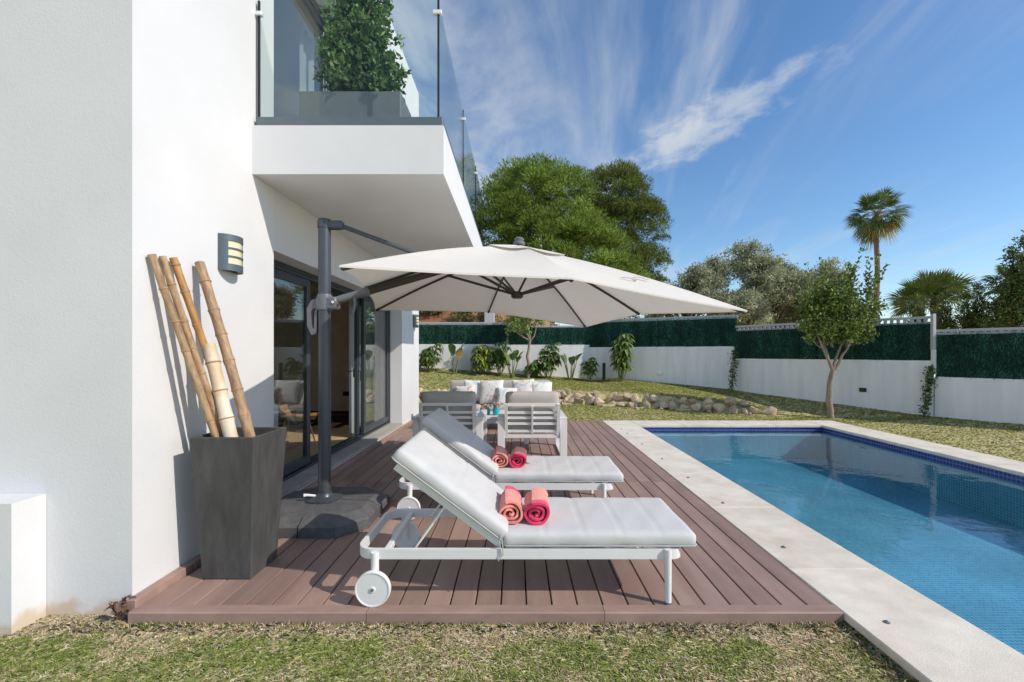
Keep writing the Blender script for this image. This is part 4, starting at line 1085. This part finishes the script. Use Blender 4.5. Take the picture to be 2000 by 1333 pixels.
# ------------------------------------------------------------------ boundary wall, screens
def wall_section(label, p0, p1, zw, zs, zt, post=True, slit=.05, hole=.11):
    p0, p1 = Vector(p0), Vector(p1); d = p1-p0; L = d.length; a = math.atan2(d.y, d.x)
    t = thing('boundary_wall', label, 'garden wall', (p0.x, p0.y, 0), a, 'stepped sections of boundary wall')
    MB().box(0, L, 0, .18, -.6, zw, .004).build('masonry', FWALL, t)
    MB().box(.03, L-.03, .035, .075, zw+.004, zs).build('screen_backing', SCREEN, t)
    # bristles of the artificial hedge screen
    n = int(L*(zs-zw)*2600)
    x = rng.uniform(.02, L-.02, n); z = rng.uniform(zw+.0, zs, n)
    P = np.stack([x, np.full(n, .034), z], 1); D = np.stack([rng.normal(0, .25, n), -rng.uniform(.05, .5, n), rng.choice([-1, 1], n)*rng.uniform(.3, 1, n)], 1)
    sh = .55+.75*vnoise(x, z, 5, 11)*vnoise(x, z*.0+3, 9, 12)*1.6
    c = pick_cols(n, [(.022, .085, .060), (.032, .105, .075), (.015, .060, .044), (.045, .125, .090)], .30)/LEAFK[0]*2.0*sh[:, None]
    V, c = leaves(P, D, rng.uniform(.04, .10, n), rng.uniform(.008, .016, n), c)
    obj('screen_bristles', fast_mesh('screen_bristles', V, 4, c), NEEDLE, t, kind='stuff')
    # lattice coping on posts above the screen
    lat = MB(); hl = zt-zs; bw = .03
    lat.box(0, L, .085, .135, zs-.03, zs+.045); lat.box(0, L, .075, .145, zt-.055, zt)
    k = int(L/hole)
    for i in range(k+1):
        x0 = (L-.06)*i/k; lat.box(x0, x0+.06, .09, .13, zs+.046, zt-.056)
    lat.build('lattice_coping', CONC, t)
    for x in np.arange(0, L, 2.0): 
        if x > .1: MB().box(x-.03, x+.03, .137, .20, zw, zs-.03).build('screen_post', CONC, t)
    return t
wall_section('white wall with green screen, leftmost section beside the house end', (-4.6, 15.5), (-.34, 15.5), 1.78, 2.46, 2.56)
wall_section('white wall with green screen, short section behind the small tree', (-.335, 15.5), (2.66, 15.5), 1.76, 2.36, 2.44)
wall_section('white wall with green screen behind the stone edging, ending at the first vine', (2.44, 15.52), (6.68, 13.36), 1.67, 2.53, 2.64)
wall_section('white wall with green screen behind the clipped tree', (6.55, 13.40), (9.235, 9.79), 1.30, 2.13, 2.30, hole=.12)
wall_section('white wall with green screen, nearest section on the far right', (9.245, 9.775), (14.2, 3.2), .94, 1.87, 1.99, hole=.12)
gp = thing('fence_post', 'pale steel post at the step between the two right wall sections', 'post', (9.24, 9.80, 0))
MB().box(-.035, .035, -.035, .035, 1.55, 2.34, .004).build('upright', CONC, gp)
MB().box(-.03, .03, -.045, .03, 1.0, 1.548, .004).build('white_sleeve', WMETAL, gp)

def small_fixtures():
    o = MB().box(-.07, .07, -.03, .0, -.05, .05, .006).build('wall_light', BLACK); o.location = (8.47, 10.81, .57); o.rotation_euler = (0, 0, math.atan2(-3.52, 2.63))
    tag(o, 'small black recessed light low on the white wall right of the clipped tree', 'wall light')
    o = MB().box(-.09, .09, -.035, .0, -.05, .05, .01).box(-.10, .10, -.05, .0, -.06, -.051).build('wall_light', FWALL); d = math.atan2(-2.08, 4.03)
    o.location = (4.65, 14.385, .83); o.rotation_euler = (0, 0, d); tag(o, 'small white light box on the wall behind the stone edging', 'wall light')
    for x, y, h, lb in ((2.92, 14.85, .58, 'black bollard light beside the tallest umbrella plant at the wall'), (-1.40, 14.7, .55, 'black bollard light in front of the yellow green umbrella plant')):
        b = thing('bollard_light', lb, 'bollard', (x, y, float(gz(x, y))))
        MB().box(-.045, .045, -.045, .045, -.05, h-.07, .004).build('body', BLACK, b); MB().box(-.045, .045, -.045, .045, h-.068, h, .004).build('head', BLACK, b)
small_fixtures()

# ------------------------------------------------------------------ stone edging
def stones():
    shapes = []
    for k in range(7):
        bm = bmesh.new(); bmesh.ops.create_icosphere(bm, subdivisions=2, radius=1)
        r = np.random.default_rng(40+k); pl = unit(r.normal(size=(9, 3))); of = r.uniform(.42, .75, 9)
        for v in bm.verts:
            p = np.array(v.co)
            for n_, o_ in zip(pl, of):
                e = p@n_-o_
                if e > 0: p = p-n_*e
            v.co = p*(1+r.normal(0, .03))
        me = bpy.data.meshes.new('stone'); bm.to_mesh(me); bm.free(); shapes.append(me)
    t = thing('stone_edging', 'long low edging of rough ochre stones retaining the upper lawn', 'stone edging', (1.3, 12.4, .05))
    r = np.random.default_rng(3)
    def put(x, y, z, s):
        o = obj('stone', shapes[r.integers(0, 7)], ROCK, t); o.location = (x-1.3, y-12.4, z-.05)
        o.scale = (s*r.uniform(.95, 1.45), s*r.uniform(.8, 1.1), s*r.uniform(.7, 1.05)); o.rotation_euler = (r.uniform(-.5, .5), r.uniform(-.5, .5), r.uniform(0, 6.28))
    x = -3.0
    while x < 6.15:
        y = float(ystone(x)); zg = float(gz(x, y-.35)); h = .33*min(max((6.6-x)/3.2, 0), 1)
        s = r.uniform(.125, .20)
        put(x, y-.14+r.uniform(-.05, .05), zg+s*.45, s)
        if h > .10 and r.random() < .9: s2 = r.uniform(.11, .18); put(x+r.uniform(-.06, .06), y-.02+r.uniform(-.05, .05), zg+.20+s2*.2, s2)
        if h > .2 and r.random() < .30: put(x+r.uniform(-.1, .1), y+.12+r.uniform(-.05, .1), zg+h-.02, r.uniform(.07, .11))
        if r.random() < .25: put(x+r.uniform(-.1, .1), y-.34+r.uniform(-.1, .05), zg+.02, r.uniform(.05, .08))
        x += s*r.uniform(1.25, 1.7)
stones()

# ------------------------------------------------------------------ vegetation
def limb_path(p0, p1, bend, rs, n=6):
    p0, p1 = np.array(p0, float), np.array(p1, float); o = rs.normal(0, bend, 3); L = np.linalg.norm(p1-p0)
    return [tuple(p0+(p1-p0)*t+o*math.sin(math.pi*t)*L+rs.normal(0, .012, 3)*L*(0 < t < 1)) for t in np.linspace(0, 1, n)]
def crown_clusters(blobs, n, rs, shell=.30, low=-.8):
    vol = np.array([b[1][0]*b[1][1]*b[1][2] for b in blobs])**.7; which = rs.choice(len(blobs), n, p=vol/vol.sum())
    d = unit(rs.normal(size=(n, 3))); d[:, 2] = np.where(d[:, 2] < low, -d[:, 2], d[:, 2]); rad = rs.uniform(0, 1, n)**shell
    c = np.array([b[0] for b in blobs])[which]; r = np.array([b[1] for b in blobs])[which]
    return c+d*r*rad[:, None], d, rad
def tree(name, label, base, trunk_h, trunk_r, blobs, ncl, per, spread, ll, lw, palette, bark, leafm, seed, cat='tree', group=None, shell=.3, forks=None, up=.3, jitter=.2, low=-.8, droop=.1, limbs=None, sprigs=0, clump_var=.25, ball=False):
    rs = np.random.default_rng(seed)
    t = thing(name, label, cat, base, 0, group)
    trunk = MB(); top = np.array([rs.normal(0, .03)*trunk_h, rs.normal(0, .03)*trunk_h, trunk_h])
    if forks is not None: top = np.array(forks, float)
    trunk.tube(limb_path((0, 0, -.15), top, .03, rs, 8), list(np.linspace(trunk_r*1.25, trunk_r*.8, 8)), 10)
    trunk.build('trunk', bark, t, smooth=60)
    lm = MB(); k = limbs or len(blobs)
    for i in range(k):
        b = blobs[i % len(blobs)]; e = np.array(b[0])+rs.normal(0, .25, 3)*np.array(b[1])
        lm.tube(limb_path(top-np.array([0, 0, trunk_r*.6]), e, .08, rs, 7), list(np.linspace(trunk_r*.62, trunk_r*.12, 7)), 7)
        for q in range(3):
            f = np.array(b[0])+unit(rs.normal(size=(1, 3)))[0]*np.array(b[1])*.8; s = np.array(limb_path(top, e, .0, rs, 7)[3])
            lm.tube(limb_path(s, f, .08, rs, 6), list(np.linspace(trunk_r*.28, trunk_r*.05, 6)), 5)
    lm.build('limbs', bark, t, smooth=60)
    P, d, rad = crown_clusters(blobs, ncl, rs, shell, low)
    br = 1+rs.normal(0, clump_var, ncl)
    Pn = np.repeat(P, per, 0)+unit(rs.normal(size=(ncl*per, 3)))*(spread*rs.uniform(.1, 1, (ncl*per, 1)))
    if ball:
        off = unit(rs.normal(size=(ncl*per, 3))); off[:, 2] = np.where(off[:, 2] < -.25, -off[:, 2], off[:, 2])
        Pn = np.repeat(P, per, 0)+off*[1, 1, .8]*(spread*np.repeat(rs.uniform(.6, 1.25, ncl), per)*rs.uniform(.55, 1, ncl*per))[:, None]
    D = np.repeat(d, per, 0)*.5+rs.normal(size=(ncl*per, 3))*.7+[0, 0, up]
    if ball: D = unit(Pn-np.repeat(P, per, 0))*1.2+rs.normal(size=(ncl*per, 3))*.35+[0, 0, up*.6]
    n = len(Pn); c = pick_cols(n, palette, jitter, rs)*np.repeat(np.clip(br, .5, 1.6), per)[:, None]
    V, c = leaves(Pn, D, ll*rs.uniform(.6, 1.3, n), lw*rs.uniform(.7, 1.3, n), c, droop, rs)
    if sprigs:                                   # young shoots standing out of the crown
        Vs = []; Cs = []
        for i in range(sprigs):
            b = blobs[rs.integers(0, len(blobs))]; a = rs.uniform(0, 6.28); p = np.array(b[0])+np.array(b[1])*[math.cos(a)*.5, math.sin(a)*.5, .85]
            dr = unit(np.array([[math.cos(a)*.35, math.sin(a)*.35, 1.0]]))[0]; m = 40; tt = rs.uniform(0, rs.uniform(.3, .85), m)
            pp = p+dr*tt[:, None]+rs.normal(0, .02, (m, 3)); v, cc = leaves(pp, rs.normal(size=(m, 3))*.6+dr, ll, lw, pick_cols(m, palette, .2, rs), .05, rs); Vs.append(v); Cs.append(cc)
        V = np.concatenate([V]+Vs); c = np.concatenate([c]+Cs)
    obj('crown', fast_mesh('crown', V, 4, np.clip(c, 0, 1)), leafm, t)
    return t
def gzf(x, y): return float(gz(x, y))
def vegetation():
    LEAFK[0] = 2.5
    # clipped tree by the wall
    X, Y = 7.3, 10.2; z = gzf(X, Y)
    tree('citrus_tree', 'round clipped tree with forked pale trunk on the lawn before the wall', (X, Y, z), 1.25, .060,
         [((-.05, 0, 2.30), (.62, .55, .50)), ((.58, .1, 2.20), (.42, .42, .45)), ((-.45, -.1, 2.10), (.42, .42, .45)), ((.74, -.1, 2.62), (.26, .3, .42)), ((.05, .0, 2.72), (.50, .45, .42)), ((-.45, .1, 2.55), (.35, .35, .40)), ((.25, -.1, 1.98), (.55, .45, .30))],
         390, 26, .16, .085, .042, [(.060, .090, .018), (.080, .110, .022), (.044, .068, .014), (.120, .135, .030), (.034, .054, .013)], BARK, LEAFM, 21, forks=(.0, .0, 1.12), shell=.42, sprigs=34, limbs=4, low=-.95)
    X, Y = .39, 14.75; z = gzf(X, Y)
    tree('small_tree', 'slender young tree with pale forked trunk among the wall plants', (X, Y, z), 1.30, .05,
         [((-.35, 0, 1.75), (.42, .4, .40)), ((.15, 0, 2.25), (.5, .5, .45)), ((-.25, .1, 2.25), (.5, .5, .4))], 170, 22, .13, .09, .04,
         [(.075, .12, .025), (.10, .15, .03), (.05, .085, .02), (.13, .17, .05)], BARK, LEAFM, 22, forks=(.05, 0, 1.28), limbs=5)
    # pines beyond the wall
    PINE = [(.085, .122, .024), (.102, .138, .028), (.068, .100, .020), (.125, .155, .038), (.050, .076, .016)]
    def pine(label, X, Y, blobs, n, pal, seed, per=46, spread=.42):
        z = gzf(X, Y)
        tree('pine_tree', label, (X, Y, z), 4.2, .30, blobs, n, per, spread, .23, .050, pal, BARKD, NEEDLE, seed, group='pine trees beyond the boundary wall', up=.6, shell=.14, low=-.4, droop=.0, clump_var=.20, ball=True)
    z1 = gzf(2.0, 28)
    pine('broad domed bright green pine behind the parasol', 2.0, 28,
         [((-.75, 0, 8.6-z1+1.2), (3.7, 3.8, 3.3)), ((-2.9, -.5, 8.8-z1), (2.1, 2.4, 2.6)), ((2.1, -.5, 7.0-z1), (2.2, 3, 2.8)), ((4.0, -.5, 5.2-z1), (1.9, 2.6, 2.3)), ((-3.2, -1, 5.6-z1), (1.9, 2.4, 2.2)), ((.5, -1.4, 6.6-z1), (4.0, 3, 3.2)),
          ((-1.2, 0, 11.4-z1), (1.8, 1.8, 1.3)), ((.6, 0, 11.5-z1), (1.6, 1.8, 1.2))], 520, PINE, 31, per=230, spread=.78)
    z2 = gzf(7.9, 35)
    PD = [(.060, .080, .021), (.076, .094, .026), (.046, .062, .017), (.092, .102, .030), (.033, .046, .013)]
    pine('taller dark olive pine with ragged right side behind the domed pine', 7.9, 35,
         [((-.2, 0, 13.0-z2), (2.7, 2.6, 2.9)), ((1.5, 0, 11.0-z2), (2.2, 2.4, 2.4)), ((2.5, 0, 8.4-z2), (1.3, 1.5, 1.1)), ((2.3, 0, 6.3-z2), (1.5, 1.6, 1.2)), ((.3, 0, 8.0-z2), (2.0, 2.2, 2.6)), ((-1.5, 0, 11.0-z2), (1.9, 2, 2.4)), ((1.6, 0, 4.2-z2), (1.8, 1.6, 1.6))],
         430, PD, 32, per=210, spread=.85)
    # grey-green olives / eucalypts
    OL = [(.145, .155, .092), (.175, .180, .115), (.115, .125, .072), (.21, .21, .145), (.085, .090, .055)]
    for (lb, X, Y, top, rad, seed, n) in (('airy grey green tree with bare twigs just right of the parasol', 9.4, 24, 7.1, 1.9, 41, 260),
                                         ('full grey green olive like tree in the middle of the row behind the wall', 13.3, 24, 7.6, 2.6, 42, 520),
                                         ('lower grey green tree behind the clipped lawn tree', 16.2, 25, 6.6, 2.3, 43, 380), ('grey green bushy tree low behind the parasol tip', 11.0, 22.5, 4.8, 1.9, 44, 330)):
        z = gzf(X, Y); h = top-z; rs = np.random.default_rng(seed)
        bl = []
        for k in range(9):
            a = k*2.4; q = rs.uniform(.25, .85); zz = h*rs.uniform(.42, .84)
            bl.append(((math.cos(a)*rad*q, math.sin(a)*rad*q*.8, zz), (rad*rs.uniform(.36, .54),)*2+(rad*rs.uniform(.28, .44),)))
        tree('olive_tree', lb, (X, Y, z), h*.26, .20, bl, int(n*1.5), 70, .36, .17, .05, OL, BARKD, LEAFM, seed, group='grey green trees behind the wall', shell=.5, up=.35, droop=.05, limbs=9, clump_var=.30)
    # earth bank scrub, seen between wall and parasol
    SC = [(.07, .075, .025), (.10, .10, .04), (.05, .06, .02), (.14, .11, .06)]
    for i, (lb, X, Y, r) in enumerate((('dry dark shrub on the earth bank beside the house corner', -4.3, 21.5, .75), ('low dark scrub bush on the earth bank left of the pale pillar', -2.0, 20.8, .95),
                                       ('olive green scrub bush on the bank right of the pale pillar', -.1, 20.6, .85), ('scrub bush on the bank directly behind the small tree', 1.3, 20.4, .9), ('dark bush high on the earth bank', -3.2, 23.5, 1.1))):
        z = gzf(X, Y); tree('scrub_bush', lb, (X, Y, z), .3, .06, [((0, 0, r*.6), (r*1.2, r, r*.7)), ((r*.6, 0, r*.4), (r*.7, r*.7, r*.5)), ((-r*.6, 0, r*.45), (r*.7, r*.7, r*.5))], 130, 26, .2, .11, .05, SC, BARKD, LEAFM, 60+i, cat='bush', group='scrub on the earth bank')
    pl = MB().box(-.22, .22, -.22, .22, -.3, 2.2, .02).box(-.27, .27, -.27, .27, 2.203, 2.30, .02).build('gate_pillar', CONC); pl.location = (-1.25, 20.0, gzf(-1.25, 20.0)-.0); tag(pl, 'pale concrete pillar standing behind the wall on the bank', 'pillar')
    # conifers and dark trees far right
    CY = [(.050, .070, .020), (.065, .085, .026), (.040, .056, .016), (.085, .10, .035)]
    for i, (lb, px, top, rad, Y) in enumerate((('dark pointed conifer left of the fan palm trunks', 1790, 592, .85, 19.0), ('narrow pointed cypress below the right fan palm', 1845, 590, .6, 18.5), ('bushy conifer with spiky tip right of the fan palms', 1886, 583, .95, 18.0),
                                               ('tallest narrow conifer spire in the hedge row', 1908, 573, .75, 18.2), ('broad low conifer nearest the dark tree', 1950, 585, 1.2, 17.5), ('low rounded conifer closing the row above the right wall', 1985, 606, 1.2, 16.5))):
        X = (px-1010)/862*Y; zt = 1.47+(690-top)/862*Y; z = gzf(X, Y); h = zt-z
        bl = [((0, 0, h*(.18+.16*k)), (rad*(1-.16*k),)*2+(h*.16,)) for k in range(6)]
        tree('conifer', lb, (X, Y, z), h*.5, .09, bl, 330, 24, .17, .15, .035, CY, BARKD, NEEDLE, 70+i, group='conifers behind the right wall', up=.9, shell=.35, droop=0, low=-1.1)
    DK = [(.030, .050, .014), (.045, .070, .018), (.022, .036, .012), (.07, .085, .022), (.11, .09, .025)]
    Y = 16.0; X = (2020-1010)/862*Y; z = gzf(X, Y)
    tree('dark_broadleaf_tree', 'big dark broadleaf tree at the right edge of the view', (X, Y, z), 2.0, .2,
         [((.3, 0, 3.4), (1.3, 1.2, 1.1)), ((-.35, 0, 2.4), (1.1, 1.1, 1.0)), ((.0, 0, 4.6), (.75, .8, .9)), ((.6, 0, 5.3), (.7, .7, .8)), ((-.6, 0, 3.6), (.55, .7, .55)), ((.9, 0, 4.2), (1.1, 1, 1.1))], 620, 34, .24, .13, .055, DK, BARKD, LEAFM, 81, sprigs=10, up=.1)
vegetation()
LEAFK[0] = 1.5

def palm(label, X, Y, zc, rad, trunk_r, nf, seed, skirt=0.0, lo=-.5, dr=.30, group='fan palms beyond the wall', leaf_r=.55):
    z = gzf(X, Y); rs = np.random.default_rng(seed); h = zc-z
    t = thing('fan_palm', label, 'palm tree', (X, Y, z), 0, group)
    pts = [(.10*math.sin(i*.9)*.6, 0, h*i/14-.1) for i in range(15)]
    MB().tube(pts, [trunk_r*(1.15-.3*i/14+.03*(i % 2)) for i in range(15)], 12).build('trunk', PALMB, t, smooth=50)
    Vl = []; Cl = []; st = MB()
    G = [(.055, .085, .018), (.075, .105, .022), (.10, .12, .03), (.04, .065, .016)]; DR = [(.30, .20, .09), (.24, .15, .07), (.36, .27, .12)]
    for i in range(nf):
        a = i*2.39996+rs.normal(0, .15); e = 1.35-(1.35-lo)*((i+.5)/nf)**.8+rs.normal(0, .08)
        d = np.array([math.cos(a)*math.cos(e), math.sin(a)*math.cos(e), math.sin(e)]); L = rad*(1-leaf_r)*rs.uniform(.85, 1.1)
        p0 = np.array([0, 0, h-.1]); pe = p0+d*L+[0, 0, -.08*L]
        st.tube([tuple(p0), tuple((p0+pe)/2+[0, 0, .04*L]), tuple(pe)], [.03, .022, .014], 5)
        sd = np.cross(d, [0, 0, 1.0]); sd = sd/np.linalg.norm(sd); upv = np.cross(sd, d); ro = rs.normal(0, .5); sd, upv = sd*math.cos(ro)+upv*math.sin(ro), upv*math.cos(ro)-sd*math.sin(ro)
        m = 22; ang = np.linspace(-1.9, 1.9, m)+rs.normal(0, .03, 22); R_ = rad*leaf_r*(1-.22*np.abs(ang)/1.75)*rs.uniform(.85, 1.1)
        dirs = d*np.cos(ang)[:, None]+sd*np.sin(ang)[:, None]+upv*(.18*np.abs(np.sin(ang)))[:, None]
        dry = e < -.55 and rs.random() < .5
        pal = np.array(DR if dry else G)[rs.integers(0, 3)]
        for k in range(m):
            dk = dirs[k]/np.linalg.norm(dirs[k]); w = np.cross(dk, upv); w = w/np.linalg.norm(w)*R_[k]*.042
            mid = pe+dk*R_[k]*.55; tip = pe+dk*R_[k]-np.array([0, 0, R_[k]*(dr+.25*max(-e, 0))])
            Vl.append(np.stack([pe, mid+w, tip, mid-w])); Cl.append(pal*1.5*rs.uniform(.75, 1.3))
    if skirt:
        for i in range(200):
            a = rs.uniform(0, 6.28); p = np.array([math.cos(a)*trunk_r*1.1, math.sin(a)*trunk_r*1.1, h-.1-rs.uniform(0, skirt)]); d = np.array([math.cos(a)*.45, math.sin(a)*.45, -1.0]); L = rs.uniform(.4, .9)
            w = np.array([-math.sin(a), math.cos(a), 0])*.05; Vl.append(np.stack([p, p+d*L*.5+w, p+d*L, p+d*L*.5-w])); Cl.append(np.array(DR[rs.integers(0, 3)])*rs.uniform(.6, 1.2))
    st.build('leaf_stalks', mat('palm_petiole', (.20, .17, .06), .6), t)
    obj('fronds', fast_mesh('fronds', np.concatenate(Vl), 4, np.array(Cl)), LEAFM, t)
palm('tall slender fan palm rising above the boundary wall', 32.6, 40, 14.2, 2.7, .21, 50, 5, skirt=.9, lo=-1.15, leaf_r=.5, dr=.2)
palm('low fan palm, left of the neighbouring pair', 20.6, 22.5, 4.15, 1.7, .2, 24, 6, lo=-.45, leaf_r=.56, dr=.08)
palm('low fan palm, right and nearer of the neighbouring pair', 21.8, 23.0, 4.55, 1.85, .2, 26, 8, lo=-.45, leaf_r=.56, dr=.08)
palm('fan palm half hidden by the dark tree at the right edge', 19.7, 17.6, 4.3, 1.15, .16, 24, 9, lo=-.7)
palm('small fan palm low beside the dark tree at the right edge', 19.1, 17.0, 3.05, .85, .14, 20, 10, lo=-.6)

# ------------------------------------------------------------------ plants along the wall
def paddle(base, d, L, w, rs, col, n=6, fold=.25, droop=.5):
    """long paddle leaf: strip of quads each side of the rib"""
    d = np.array(d, float); d = d/np.linalg.norm(d); s = np.cross(d, [0, 0, 1.0]); s = s/max(np.linalg.norm(s), 1e-6); u = np.cross(s, d); V = []; C_ = []
    P = []; W = []
    for i in range(n+1):
        t = i/n; P.append(base+d*L*t+np.array([0, 0, -droop*L*t*t])); W.append(w*math.sin(math.pi*min(max(t*.93+.05, 0), 1))**.75)
    for i in range(n):
        for sg in (-1, 1):
            a, b = P[i], P[i+1]; V.append(np.stack([a, a+s*sg*W[i]+u*fold*W[i], b+s*sg*W[i+1]+u*fold*W[i+1], b])); C_.append(np.array(col)*1.45*rs.uniform(.85, 1.15))
    return V, C_
def strelitzia(label, X, Y, h, nl, seed, spread=.5):
    z = gzf(X, Y); rs = np.random.default_rng(seed); t = thing('paddle_leaf_plant', label, 'plant', (X, Y, z), 0, 'planting along the back wall')
    st = MB()
    for i in range(nl):
        a = i*2.4+rs.normal(0, .3); q = rs.uniform(.3, 1)*spread; hh = h*rs.uniform(.45, .68)
        b = np.array([math.cos(a)*.04, math.sin(a)*.04, -.03]); e = np.array([math.cos(a)*q*.45, math.sin(a)*q*.45, hh])
        st.tube([tuple(b), tuple(b*.4+e*.55), tuple(e)], [.022, .016, .010], 6)
        V, c = paddle(e, (math.cos(a)*q*.9, math.sin(a)*q*.9, rs.uniform(.7, 1.3)), h*rs.uniform(.42, .56), h*rs.uniform(.11, .15), rs, [(.085, .14, .035), (.11, .17, .05), (.06, .11, .03)][i % 3] if i != nl-1 or seed % 2 else (.34, .20, .08), droop=rs.uniform(.05, .55))
        obj('leaf', fast_mesh('leaf', np.concatenate(V), 4, np.array(c)), LEAFM, t)
    st.build('stems', mat('green_stem', (.16, .19, .08), .6), t, smooth=60)
def schefflera(label, X, Y, h, w, nst, seed, pal, lf=.22):
    z = gzf(X, Y); rs = np.random.default_rng(seed); t = thing('umbrella_plant', label, 'plant', (X, Y, z), 0, 'planting along the back wall')
    st = MB(); V = []; C_ = []
    for i in range(nst):
        a = i*2.4+rs.normal(0, .4); q = w*rs.uniform(.05, .75); top = np.array([math.cos(a)*q, math.sin(a)*q*.7, h*rs.uniform(.55, 1.0) if i else h*.97])
        path = limb_path((math.cos(a)*.05, math.sin(a)*.05, -.03), top, .05, rs, 6); st.tube(path, list(np.linspace(.016, .007, 6)), 5)
        nw = rs.integers(4, 7)
        for k in range(nw):
            f = .30+.70*(k+1)/nw; c = np.array(path[0])*(1-f)+top*f; aa = rs.uniform(0, 6.28); o = c+np.array([math.cos(aa)*.15, math.sin(aa)*.15, rs.uniform(.0, .08)])*(1.15-f*.7)
            if k == nw-1: o = top
            st.tube([tuple(c), tuple(o)], .005, 4)
            m = 8
            for l in range(m):
                b = 6.283*l/m+rs.normal(0, .1); dv = np.array([math.cos(b), math.sin(b), rs.uniform(-.15, .35)]); 
                v, cc = paddle(o, dv, lf*rs.uniform(.8, 1.2), lf*.20, rs, np.array(pal[rs.integers(0, len(pal))])*rs.uniform(.8, 1.2), n=3, droop=.75, fold=.15); V += v; C_ += cc
    st.build('stems', mat('green_stem', (.16, .19, .08), .6), t, smooth=60)
    obj('foliage', fast_mesh('foliage', np.concatenate(V), 4, np.clip(np.array(C_), 0, 1)), LEAFM, t)
def wall_plants():
    SG = [(.085, .135, .030), (.115, .170, .042), (.06, .10, .025), (.16, .21, .06)]; SY = [(.22, .26, .03), (.28, .31, .04), (.14, .19, .03), (.10, .15, .03)]
    def at(px, Y): return (px-1010)/862*Y
    schefflera('umbrella plant at the left end of the wall bed beside the house', at(837, 14.9), 14.9, 1.0, .48, 7, 1, SG+[(.2, .22, .06)])
    strelitzia('paddle leaved plant with one brown leaf, first from the house', at(888, 14.8), 14.8, 1.05, 6, 2, .65)
    schefflera('yellow green umbrella plant, brightest along the wall', at(940, 15.0), 15.0, 1.02, .50, 9, 3, SY)
    schefflera('umbrella plant left of the middle paddle leaved plant', at(976, 15.0), 15.0, 1.18, .46, 8, 4, SG)
    strelitzia('upright paddle leaved plant left of the small tree', at(1000, 14.6), 14.6, 1.05, 6, 5, .55)
    schefflera('low umbrella plant at the foot of the small tree', at(1043, 14.9), 14.9, .62, .45, 6, 6, SG)
    schefflera('umbrella plant with two raised tops right of the small tree', at(1071, 14.9), 14.9, 1.25, .46, 8, 7, SG)
    strelitzia('paddle leaved plant right of the small tree, without brown leaf', at(1114, 14.7), 14.7, 1.0, 7, 9, .65)
    schefflera('thin small umbrella plant left of the bollard light', at(1152, 14.7), 14.7, .82, .42, 4, 10, SG, .19)
    schefflera('tallest umbrella plant, right of the bollard light', at(1213, 14.35), 14.35, 1.60, .42, 10, 11, SG+[(.22, .26, .08)], .25)
wall_plants()
def vine(label, x, y, z0, z1, seed, lean):
    rs = np.random.default_rng(seed); t = thing('climbing_vine', label, 'vine', (x, y, z0), 0, 'vines climbing the boundary wall')
    h = z1-z0; pts = [(lean*(i/10)+.03*math.sin(i*1.9+seed), -.03, h*i/10) for i in range(11)]
    MB().tube(pts, .008, 5).tube([(p[0]+.05*math.sin(i*1.1), p[1]-.01, p[2]) for i, p in enumerate(pts)], .006, 5).build('stem', BARKD, t)
    n = 520; k = rs.uniform(0, 1, n)**.8; P = np.stack([lean*k+rs.normal(0, .055, n), -.05+rs.normal(0, .03, n), h*k], 1)
    V, c = leaves(P, rs.normal(size=(n, 3))+[0, -.6, -.3], .06, .035, pick_cols(n, [(.045, .085, .02), (.07, .115, .025), (.03, .06, .015), (.12, .13, .04)], .2, rs))
    obj('foliage', fast_mesh('foliage', V, 4, c), LEAFM, t)
vine('thin leafy vine at the step behind the stone edging', 6.40, 13.22, gzf(6.40, 13.22), 1.55, 1, .10)
vine('leafy vine climbing the post left of the nearest wall section', 8.98, 9.80, gzf(8.98, 9.80), 1.18, 2, .16)
# shrub in the balcony planter
bp = thing('balcony_planter', 'long grey planter box on the balcony behind the glass', 'planter', (-1.55, 4.30, 3.424))
MB().box(-.47, .47, -.21, .21, .0, .475, .006).build('box', mat('grey_box', (.16, .165, .17), .6, var=.08), bp)
MB().box(-.44, .44, -.18, .18, .476, .483).build('soil', SOIL, bp)
tree('balcony_shrub', 'dense conical green shrub growing in the balcony planter', (-1.50, 4.30, 3.90), .5, .035,
     [((0, 0, .22), (.40, .27, .22)), ((-.02, 0, .50), (.36, .26, .24)), ((-.04, 0, .80), (.29, .24, .24)), ((.0, 0, 1.08), (.24, .2, .25)), ((.02, 0, 1.36), (.15, .14, .22))], 520, 26, .085, .055, .030,
     [(.085, .145, .035), (.065, .115, .028), (.12, .185, .05), (.16, .22, .075), (.05, .09, .02)], BARK, LEAFM, 91, cat='shrub', shell=.45, low=-.9)
# withered weed at the house corner
def weed():
    t = thing('withered_weed', 'small withered weed at the foot of the house corner', 'weed', (-2.27, 2.53, -.06)); rs = np.random.default_rng(4); st = MB(); V = []; c = []
    for i in range(9):
        a = rs.uniform(0, 6.28); e = np.array([math.cos(a)*.05, math.sin(a)*.04-.01, rs.uniform(.04, .13)]); st.tube([(0, 0, 0), tuple(e)], .003, 4)
        for k in range(3): v, cc = paddle(e*rs.uniform(.6, 1), rs.normal(size=3)+[0, 0, .3], .035, .012, rs, (.13, .06, .04), n=3); V += v; c += cc
    st.build('stems', BARKD, t); obj('leaf', fast_mesh('leaf', np.concatenate(V), 4, np.array(c)), LEAFM, t)
weed()
